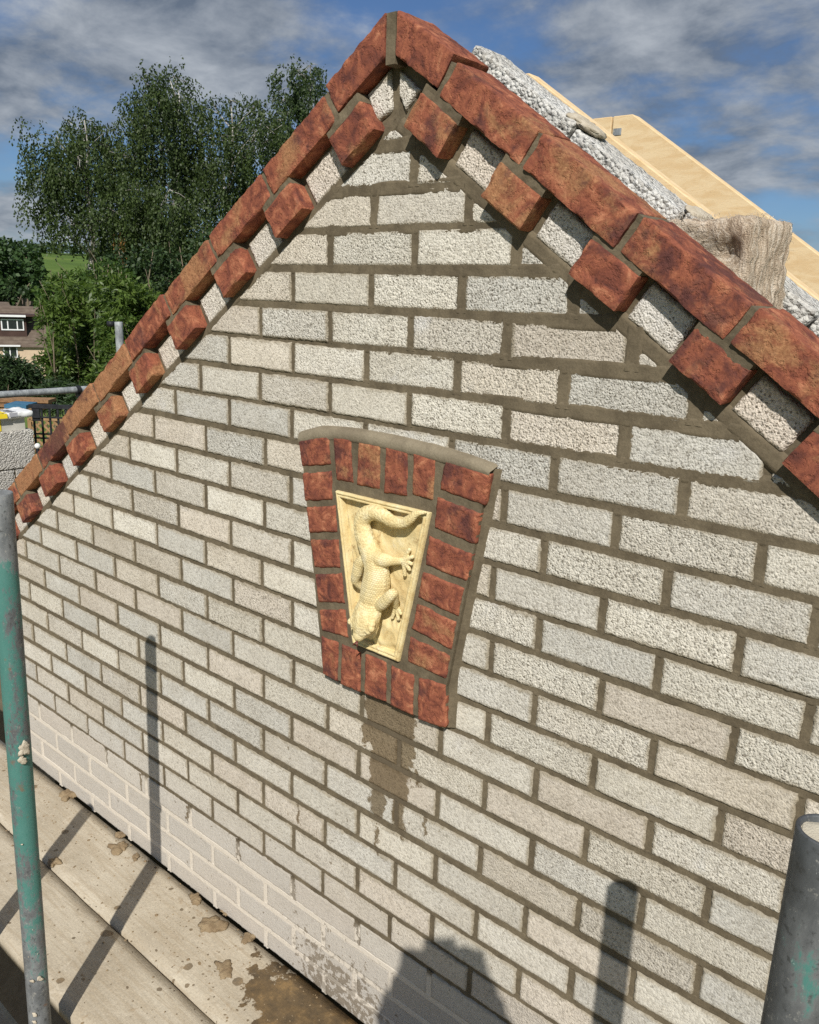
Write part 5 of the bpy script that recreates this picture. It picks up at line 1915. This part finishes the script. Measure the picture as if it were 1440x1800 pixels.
mesh_obj('roof_back', [fr(-9.2, 4, .9), fr(.5, 4, .9), fr(.5, 8.3, -.6), fr(-9.2, 8.3, -.6)], [(0, 1, 2, 3)], M['roof'], h2, smooth=False)
fr = house_frame(33, 543, 110.0, R(-8))
h3 = empty('far_house', fr(0, 3, -3), 'farthest brown roof peeping out between the trees', 'house')
hbox('wall', fr, -1.2, 1.1, .2, 7, -6.5, -.1, M['cream'], h3)
tiled_slope(fr, -1.4, 1.3, 3.5, 1.5, 4, h3)
mesh_obj('roof_back', [fr(-1.4, 3.5, 1.5), fr(1.3, 3.5, 1.5), fr(1.3, 7.3, -.2), fr(-1.4, 7.3, -.2)], [(0, 1, 2, 3)], M['roof'], h3, smooth=False)

# ------------------------------------------------------------------ trees and bushes
M['bark'] = make_simple('birch_bark', (0.50, 0.48, 0.44), (0.16, 0.14, 0.12), 5.0, 0.85, 0.4, 0.01)
M['stem'] = make_simple('brown_stem', (0.14, 0.11, 0.075), (0.20, 0.165, 0.11), 8.0, 0.85, 0.4, 0.01)
M['birch'] = make_leaf('birch_leaf', (0.021, 0.038, 0.011), (0.062, 0.092, 0.024), 0.22)
M['birch2'] = make_leaf('birch_leaf_dark', (0.020, 0.038, 0.012), (0.055, 0.085, 0.025), 0.22)
M['dead'] = make_leaf('dead_leaf', (0.20, 0.10, 0.03), (0.30, 0.16, 0.05), 0.2)
M['elder'] = make_leaf('shrub_leaf', (0.034, 0.068, 0.012), (0.110, 0.165, 0.034), 0.3, 0.45)
M['elder2'] = make_leaf('shrub_leaf_deep', (0.030, 0.068, 0.014), (0.095, 0.150, 0.030), 0.3, 0.45)
M['dark'] = make_leaf('dark_tree_leaf', (0.016, 0.034, 0.012), (0.042, 0.075, 0.022), 0.15)
M['round'] = make_leaf('round_tree_leaf', (0.020, 0.045, 0.014), (0.050, 0.095, 0.026), 0.15)


def leaf_mesh(name, C, D, L, Wd, mat, parent, rs):
    """n rhombic leaves: centres C, long axes D, lengths L, widths Wd"""
    n = len(C)
    D = D / np.maximum(np.linalg.norm(D, axis=1, keepdims=True), 1e-9)
    A = rs.normal(size=(n, 3))
    Sx = np.cross(D, A)
    Sx /= np.maximum(np.linalg.norm(Sx, axis=1, keepdims=True), 1e-9)
    Nn = np.cross(D, Sx)
    L = L[:, None]
    Wd = Wd[:, None]
    V = np.stack([C, C + D * L * .45 + Sx * Wd * .5 + Nn * Wd * .12, C + D * L, C + D * L * .45 - Sx * Wd * .5 + Nn * Wd * .12], 1).reshape(-1, 3)
    me = bpy.data.meshes.new(name)
    me.vertices.add(4 * n)
    me.vertices.foreach_set('co', V.astype(np.float32).ravel())
    me.loops.add(4 * n)
    me.loops.foreach_set('vertex_index', np.arange(4 * n, dtype=np.int32))
    me.polygons.add(n)
    me.polygons.foreach_set('loop_start', np.arange(0, 4 * n, 4, dtype=np.int32))
    me.update(calc_edges=True)
    me.validate()
    return link_mesh(name, me, mat, parent)


def limb(p, q, r0, r1, rr, sag=.1, n=7):
    p, q = Vector(p), Vector(q)
    pts, rad = [], []
    L = (q - p).length
    j = Vector((rr.uniform(-1, 1), rr.uniform(-1, 1), rr.uniform(-.3, 1))) * L * sag
    for k in range(n):
        t = k / (n - 1)
        w = Vector((rr.uniform(-1, 1), rr.uniform(-1, 1), rr.uniform(-1, 1))) * L * .012
        pts.append(p.lerp(q, t) + j * math.sin(math.pi * t) + w)
        rad.append(r0 + (r1 - r0) * t)
    return pts, rad


def weeping(label, base_px, d, blobs, seed, mat, strands=175, leaf=(.086, .054), lo=.5, hi=1.9, dead=None, group='birches behind the left verge'):
    """birch with hanging curtains of small leaves; blobs (px,py,r) give where its crown hangs, d its distance"""
    rs = np.random.RandomState(seed)
    rr = random.Random(seed)
    b = at(base_px, 640, d)
    base = Vector((b.x, b.y, gz(b.x, b.y)))
    t = empty('birch_tree', base, label, 'tree', group)
    topb = min(blobs, key=lambda q: q[1])
    top = at(topb[0], topb[1] - topb[2] * .5, d)
    TV, TF = [], []
    pts, rad = limb(base, top, .17, .015, rr, .05, 14)
    v, f = tube_vf(pts, rad, 8, 0)
    TV += v
    TF += f
    Cs, Ds = [], []
    for (px, py, r) in blobs:
        dep = d + rr.uniform(-1.2, 1.2)
        c = at(px, py, dep)
        R0 = r * d / 1475.64
        # limb from the trunk to the clump, and twigs within it
        k = min(range(len(pts)), key=lambda i: abs(pts[i].z - (c.z - (c - pts[i]).xy.length * .7)))
        lp, lr = limb(pts[k], c + Vector((0, 0, R0 * .5)), max(.025, rad[k] * .5), .012, rr, .10, 8)
        v, f = tube_vf(lp, lr, 6, len(TV))
        TV += v
        TF += f
        for _ in range(4):
            e = c + Vector((rr.uniform(-1, 1), rr.uniform(-1, 1), rr.uniform(-.2, .9))) * R0 * .8
            q = lp[rr.randrange(4, 8)]
            tp, trd = limb(q, e, .014, .005, rr, .12, 5)
            v, f = tube_vf(tp, trd, 4, len(TV))
            TV += v
            TF += f
        ns = int(strands * (r / 45.0) ** 1.6) + 6
        for s in range(ns):
            if s % 7 == 0:
                # a new twig end: its strands hang together as one tress
                u = rs.normal(size=3)
                u /= np.linalg.norm(u)
                hub = np.array(c) + u * R0 * rs.uniform(.3, 1.05) * np.array([1, 1, .85]) + np.array([0, 0, R0 * .15])
                tress = rs.uniform(.5, 1.35)
            p = hub + rs.normal(size=3) * np.array([.10, .10, .14])
            ln = tress * rs.uniform(lo, hi) * (0.55 if u[2] > .5 else 1.0) * min(1.5, R0 / .75)
            dirn = np.array([u[0], u[1], .25]) * .9 + rs.normal(size=3) * .25
            step = .05
            for q in range(int(ln / step)):
                a = q * step / .35
                dn = dirn * math.exp(-a * 1.3) + np.array([0, 0, -1]) * (1 - math.exp(-a)) + rs.normal(size=3) * .12
                dn /= np.linalg.norm(dn)
                p = p + dn * step
                if rs.uniform() < .88:
                    Cs.append(p + rs.normal(size=3) * .022)
                    Ds.append(np.array([0, 0, -.8]) + dn * .4 + rs.normal(size=3) * .55)
    mesh_obj('trunk', TV, TF, M['bark'], t)
    Cs, Ds = np.array(Cs), np.array(Ds)
    n = len(Cs)
    leaf_mesh('crown', Cs, Ds, rs.uniform(.75, 1.25, n) * leaf[0], rs.uniform(.75, 1.25, n) * leaf[1], mat, t, rs)
    if dead:
        cs = []
        for (px, py, r) in dead:
            c = np.array(at(px, py, d - 1.6))
            R0 = r * d / 1475.64
            for s in range(10):
                p = c + rs.normal(size=3) * R0 * .35 + np.array([0, 0, R0])
                for q in range(26):
                    p = p + np.array([0, 0, -.04]) + rs.normal(size=3) * .012
                    cs.append(p.copy())
        cs = np.array(cs)
        n = len(cs)
        o = leaf_mesh('dead_foliage', cs, np.array([0, 0, -1.0]) + rs.normal(size=(n, 3)) * .5, np.full(n, .06), np.full(n, .04), M['dead'], t, rs)
        o['label'] = 'brown dead hanging foliage'
    return t


weeping('weeping birch at the left, long curtain hanging low against the sky', 175, 24.0,
        [(95, 262, 44), (75, 318, 30), (82, 365, 28), (122, 395, 22), (122, 425, 16), (150, 232, 40), (140, 300, 46), (175, 330, 46), (172, 265, 42), (188, 385, 36), (98, 320, 34), (160, 385, 24)], 3, M['birch'])
weeping('tallest weeping birch in the middle of the group', 235, 25.0,
        [(255, 160, 34), (305, 150, 30), (275, 190, 44), (310, 215, 44), (250, 235, 44), (222, 290, 44), (285, 285, 52), (330, 290, 46), (240, 350, 52), (300, 365, 56), (215, 405, 40), (262, 425, 52), (205, 445, 30), (330, 425, 46)], 5, M['birch'], dead=[(212, 430, 18)])
weeping('looser weeping birch with bare pale twigs at its top, right of the tallest', 345, 26.0,
        [(375, 200, 34), (405, 190, 26), (425, 235, 36), (380, 255, 44), (350, 300, 44), (400, 310, 50), (455, 195, 26), (462, 235, 36), (440, 290, 40), (480, 255, 30), (495, 225, 24), (360, 380, 50), (420, 360, 40), (320, 450, 44)], 8, M['birch'], strands=140)
weeping('darker fine-leaved tree top nearest the gable apex', 505, 31.0,
        [(515, 135, 26), (545, 128, 24), (525, 165, 34), (500, 190, 30), (548, 160, 28), (510, 215, 34), (490, 245, 30), (535, 195, 34)], 12, M['birch2'], strands=160, leaf=(.11, .065), lo=.3, hi=1.0)


def bush(name, label, base_px, d, blobs, seed, mat, n_per, leaf, pinnate=False, cat='bush', group=None, stems=10, core=.35, lit_edge=1.0):
    rs = np.random.RandomState(seed)
    rr = random.Random(seed)
    b = at(base_px, 660, d)
    base = Vector((b.x, b.y, gz(b.x, b.y)))
    t = empty(name, base, label, cat, group)
    TV, TF = [], []
    Cs, Ds, Ls = [], [], []
    for (px, py, r) in blobs:
        dep = d + rr.uniform(-.06, .06) * d
        c = at(px, py, dep)
        R0 = r * d / 1475.64
        pts, rad = limb(base + Vector((rr.uniform(-.3, .3), rr.uniform(-.3, .3), 0)) * (d / 20), c + Vector((0, 0, R0 * .8)), .03 * d / 12, .006 * d / 12, rr, .05, 9)
        v, f = tube_vf(pts, rad, 5, len(TV))
        TV += v
        TF += f
        for _ in range(max(0, stems // len(blobs))):
            q = pts[rr.randrange(4, 8)]
            tp, trd = limb(q, c + Vector((rr.uniform(-1, 1), rr.uniform(-1, 1), rr.uniform(.0, 1.1))) * R0, .009 * d / 12, .003 * d / 12, rr, .08, 5)
            v, f = tube_vf(tp, trd, 4, len(TV))
            TV += v
            TF += f
        # sub-clumps make light and dark masses
        nsub = 9
        subs = []
        for s in range(nsub):
            u = rs.normal(size=3)
            u /= np.linalg.norm(u)
            subs.append((np.array(c) + u * R0 * rs.uniform(.35, .8), R0 * rs.uniform(.32, .55)))
        m = int(n_per * (r / 45.0) ** 2) + 20
        for s in range(m):
            sc_, sr = subs[rs.randint(nsub)]
            u = rs.normal(size=3)
            u /= np.linalg.norm(u)
            p = sc_ + u * sr * rs.uniform(core, 1.0) ** .5 * rs.uniform(.8, 1.25)
            if pinnate:
                ax = u * .6 + rs.normal(size=3) * .5 + np.array([0, 0, .1])
                ax /= np.linalg.norm(ax)
                sd_ = np.cross(ax, rs.normal(size=3))
                sd_ /= np.linalg.norm(sd_)
                for q in range(7):
                    pp = p + ax * leaf[0] * .42 * (q // 2) + np.array([0, 0, -.03]) * (q // 2) * leaf[0] * 3
                    sg = 1 if q % 2 else -1
                    dd = ax * .55 + sd_ * sg * .8 if q < 6 else ax
                    Cs.append(pp)
                    Ds.append(dd + np.array([0, 0, -.35]) + rs.normal(size=3) * .12)
                    Ls.append(rs.uniform(.8, 1.2))
            else:
                Cs.append(p)
                Ds.append(u * .5 + rs.normal(size=3) * .7 + np.array([0, 0, -.25]))
                Ls.append(rs.uniform(.7, 1.3))
    mesh_obj('stems' if cat == 'bush' else 'trunk', TV, TF, M['stem'], t)
    Cs, Ds, Ls = np.array(Cs), np.array(Ds), np.array(Ls)
    leaf_mesh('foliage' if cat == 'bush' else 'crown', Cs, Ds, Ls * leaf[0], Ls * leaf[1], mat, t, rs)
    return t


bush('leafy_bush', 'bright green bush with pointed leaflets covering the right of the dormer house', 120, 13.0,
     [(100, 560, 30), (128, 530, 34), (112, 605, 38), (150, 575, 44), (95, 640, 30), (130, 650, 44), (165, 630, 46), (60, 668, 22)], 21, M['elder'], 330, (.085, .032), True, group='bushes in front of the birches', stems=24)
bush('leafy_bush', 'bright green bush right behind the pale scaffold upright', 215, 12.0,
     [(190, 545, 40), (225, 520, 44), (215, 590, 46), (255, 560, 44), (200, 640, 44), (240, 640, 40)], 22, M['elder'], 330, (.085, .032), True, group='bushes in front of the birches', stems=18)
bush('leafy_bush', 'duller bush with thin bare stems under the left birch', 150, 16.0,
     [(110, 505, 34), (150, 495, 36), (85, 525, 26), (185, 500, 40), (125, 540, 34), (165, 540, 40), (215, 510, 40)], 23, M['elder2'], 420, (.085, .036), True, group='bushes in front of the birches', stems=26)
bush('dark_bush', 'dark evergreen bush low at the left edge above the handrail', 30, 10.5,
     [(10, 655, 26), (40, 668, 26), (0, 690, 30), (72, 690, 28), (105, 695, 28), (140, 700, 26)], 24, M['dark'], 900, (.075, .02), True, group='bushes in front of the birches', stems=8)
bush('dark_bush', 'deep green undergrowth below the tallest birch', 280, 20.0,
     [(215, 475, 38), (265, 480, 48), (320, 470, 46), (300, 520, 48), (245, 530, 44), (360, 440, 40), (180, 470, 28), (350, 500, 44)], 25, M['dark'], 620, (.11, .06), False, group='bushes in front of the birches', stems=8)
bush('round_tree', 'round dark broadleaf tree on the left skyline', 25, 105.0,
     [(18, 452, 30), (48, 455, 24), (58, 478, 20), (30, 482, 32), (0, 480, 30), (8, 515, 26), (40, 508, 20), (-20, 455, 30), (62, 500, 14)], 26, M['round'], 2300, (.55, .38), False, 'tree', 'trees on the left skyline', stems=8)
bush('round_tree', 'darker tree mass below the round tree, behind the roofs', 8, 98.0,
     [(5, 520, 20), (-15, 530, 24), (20, 508, 16), (52, 510, 14)], 27, M['dark'], 2000, (.5, .32), False, 'tree', 'trees on the left skyline', stems=4)
# hedge along the top of the far field
hv = np.random.RandomState(31)
Hc, Hd = [], []
for k in range(9000):
    px = hv.uniform(-400, 300) if k < 3500 else hv.uniform(300, 3200)
    dd = 440 + hv.uniform(-6, 6)
    p = at(px, 470, dd)
    zz = gz(p.x, p.y)
    hh = 4.0 + 2.5 * vnoise(np.array([[px * .05, 0, 0]]), 1.0, 4)[0]
    Hc.append((p.x + hv.normal() * 2, p.y + hv.normal() * 2, zz + hv.uniform(0, hh)))
    Hd.append(hv.normal(size=3))
he = leaf_mesh('field_hedge', np.array(Hc), np.array(Hd), np.full(len(Hc), 2.0), np.full(len(Hc), 1.6), M['dark'], None, hv)
tag(he, 'dark hedge along the top of the far green field', 'hedge', kind='stuff')

# ------------------------------------------------------------------ the photographer, who shows only as a shadow on the wall
M['skin'] = make_simple('skin', (0.55, 0.33, 0.24), (0.48, 0.28, 0.20), 30.0, 0.55, 0.1, 0.001)
M['shirt'] = make_simple('navy_work_shirt', (0.03, 0.04, 0.07), (0.045, 0.055, 0.09), 20.0, 0.9, 0.4, 0.003)
M['trouser'] = make_simple('grey_work_trousers', (0.07, 0.07, 0.075), (0.10, 0.10, 0.10), 20.0, 0.9, 0.4, 0.003)
M['boot'] = make_simple('brown_boots', (0.12, 0.07, 0.035), (0.09, 0.05, 0.03), 30.0, 0.6, 0.3, 0.002)
M['hair'] = make_simple('brown_hair', (0.05, 0.03, 0.018), (0.08, 0.05, 0.03), 120.0, 0.6, 0.6, 0.003)
pf = Vector((FWD.x, FWD.y, 0)).normalized()
pr_ = Vector((pf.y, -pf.x, 0))
PB = Vector((CAM.x, CAM.y, 0)) - pf * 0.31 - pr_ * 0.045
FZ = ZB + .003
PS = 1.07


def W_(a, b, z):
    """a to the person's right, b forward, z height above the boards"""
    p = PB + pr_ * a + pf * b
    return (p.x, p.y, FZ + z * PS)


def ch(l):
    return [np.array((*W_(a, b, z), r)) for a, b, z, r in l]


person = empty('person', W_(0, 0, 0), 'person in dark work clothes holding up a phone, shown only by a shadow', 'person')
handR = CAM + RIGHT * .034 + DOWN * .062 - FWD * .030
handL = CAM - RIGHT * .078 + DOWN * .062 - FWD * .030


def loc(v):
    q = v - PB
    return q.dot(pr_), q.dot(pf), (v.z - FZ) / PS


HRl, HLl = loc(handR), loc(handL)
# skin: head, neck and hands
bm = bmesh.new()
chain_blob(bm, ch([(0, 0, 1.40, .055), (0, .01, 1.50, .055), (0, .02, 1.56, .06)]))
chain_blob(bm, ch([(0, .02, 1.56, .062), (0, .035, 1.60, .075), (0, .02, 1.655, .088), (0, .0, 1.685, .078)]))
chain_blob(bm, ch([(0, .105, 1.615, .010), (0, .118, 1.590, .014), (0, .10, 1.575, .012)]))           # nose
for s in (-1, 1):
    chain_blob(bm, ch([(s * .080, .005, 1.62, .016), (s * .082, .0, 1.585, .012)]))                      # ears
chain_blob(bm, ch([(-.02, .085, 1.545, .009), (.02, .085, 1.545, .009)]))                                # mouth
for s, H in ((1, HRl), (-1, HLl)):
    wr = (H[0] + s * .045, H[1] - .04, H[2] - .065)
    chain_blob(bm, [np.array((*W_(*p), r)) for p, r in (((wr[0], wr[1], wr[2]), .030), ((H[0] + s * .024, H[1] - .02, H[2] - .02), .031), ((H[0] + s * .014, H[1] - .004, H[2] + .014), .027))])
    # four fingers wrap the phone's edge, the thumb lies behind the screen edge
    for k in range(4):
        z = H[2] + .032 - k * .021
        ln = (.9, 1.0, .95, .8)[k]
        chain_blob(bm, [np.array((*W_(*p), r)) for p, r in (((H[0] + s * .022, H[1] + .002, z), .0095), ((H[0] + s * .030, H[1] + .018 * ln, z + .004), .009), ((H[0] + s * .014, H[1] + .022 * ln, z + .006), .008), ((H[0] + s * .002, H[1] + .018, z + .006), .007))])
    chain_blob(bm, [np.array((*W_(*p), r)) for p, r in (((H[0] + s * .016, H[1] - .022, H[2] - .01), .012), ((H[0] - s * .002, H[1] - .022, H[2] + .02), .010), ((H[0] - s * .014, H[1] - .018, H[2] + .038), .0085))])
for a_, b_, r_ in ((-.062, .046, .030), (-.074, .058, .036), (-.104, .094, .038), (-.046, .020, .021), (-.130, .132, .036), (.024, .042, .030), (.036, .058, .036), (.064, .094, .038), (.008, .016, .019), (.082, .130, .036), (.050, .070, .037), (.030, .026, .030), (.046, .046, .034), (-.066, .036, .030), (-.090, .066, .036), (-.088, .075, .037), (.098, .17, .036), (-.145, .17, .036)):
    p_ = CAM + RIGHT * a_ + DOWN * b_ - FWD * .040
    chain_blob(bm, [np.array((*p_, r_)), np.array((p_.x, p_.y, p_.z - .004, r_))], 1.0)
body = remeshed('body', bm, 0.0045, M['skin'], person, 2)
for s in (-1, 1):
    bm = bmesh.new()
    bmesh.ops.create_uvsphere(bm, u_segments=12, v_segments=8, radius=.012, matrix=Matrix.Translation(W_(s * .032, .095, 1.622)))
    me = bpy.data.meshes.new('eye')
    bm.to_mesh(me)
    bm.free()
    link_mesh('eye', me, M['white_plastic'], body)
bm = bmesh.new()
chain_blob(bm, ch([(0, -.03, 1.62, .085), (0, -.025, 1.67, .092), (0, .0, 1.70, .080), (0, .03, 1.715, .062)]))
remeshed('hair', bm, .008, M['hair'], body, 2)
bm = bmesh.new()
chain_blob(bm, ch([(-.05, 0, .92, .15), (.05, 0, .92, .15), (.06, 0, 1.1, .145), (-.06, 0, 1.1, .145), (-.08, 0, 1.3, .13), (.08, 0, 1.3, .13)]), 1.0)
chain_blob(bm, ch([(-.17, 0, 1.40, .062), (0, 0, 1.42, .075), (.17, 0, 1.40, .062)]))
for s, H in ((1, HRl), (-1, HLl)):
    el = (H[0] + s * .09, H[1] - .22, 1.24)
    wr = (H[0] + s * .045, H[1] - .04, H[2] - .065)
    chain_blob(bm, [np.array((*W_(*p), r)) for p, r in (((s * .19, 0, 1.38), .062), ((el[0], el[1], el[2]), .050), ((wr[0] * .6 + el[0] * .4, wr[1] * .6 + el[1] * .4, wr[2] * .6 + el[2] * .4), .046), ((wr[0], wr[1] - .01, wr[2] - .01), .042))])
remeshed('shirt', bm, .009, M['shirt'], body, 3)
bm = bmesh.new()
for s in (-1, 1):
    chain_blob(bm, ch([(s * .06, 0, .95, .13), (s * .10, .01, .75, .098), (s * .11, .02, .50, .072), (s * .115, -.01, .30, .066), (s * .12, -.02, .10, .052)]))
remeshed('trousers', bm, .01, M['trouser'], body, 3)
bm = bmesh.new()
for s in (-1, 1):
    chain_blob(bm, ch([(s * .12, -.03, .14, .055), (s * .12, -.03, .05, .05), (s * .125, .05, .045, .046), (s * .135, .14, .040, .040)]))
remeshed('boots', bm, .009, M['boot'], body, 3)
# the phone in the person's hands, its lens at the camera
ph = empty('phone', CAM - FWD * .012 + DOWN * .135, 'dark phone held up by the person whose shadow falls on the wall', 'phone')
V = []
for k, f0 in enumerate((-.0045, -.0125)):
    for a, b in ((-.058, .140), (.014, .140), (.014, -.005), (-.058, -.005)):
        V.append(tuple(CAM + RIGHT * a + DOWN * b + FWD * f0))
o = mesh_obj('case', V, [(0, 1, 2, 3), (7, 6, 5, 4), (0, 4, 5, 1), (1, 5, 6, 2), (2, 6, 7, 3), (3, 7, 4, 0)], M['black'], ph, smooth=False)
bv = o.modifiers.new('b', 'BEVEL')
bv.width = .0035
bv.segments = 3
V = [tuple(CAM + RIGHT * a + DOWN * b - FWD * .0128) for a, b in ((-.055, .137), (.011, .137), (.011, -.002), (-.055, -.002))]
mesh_obj('screen', V, [(0, 1, 2, 3)], M['glass'], ph, smooth=False)
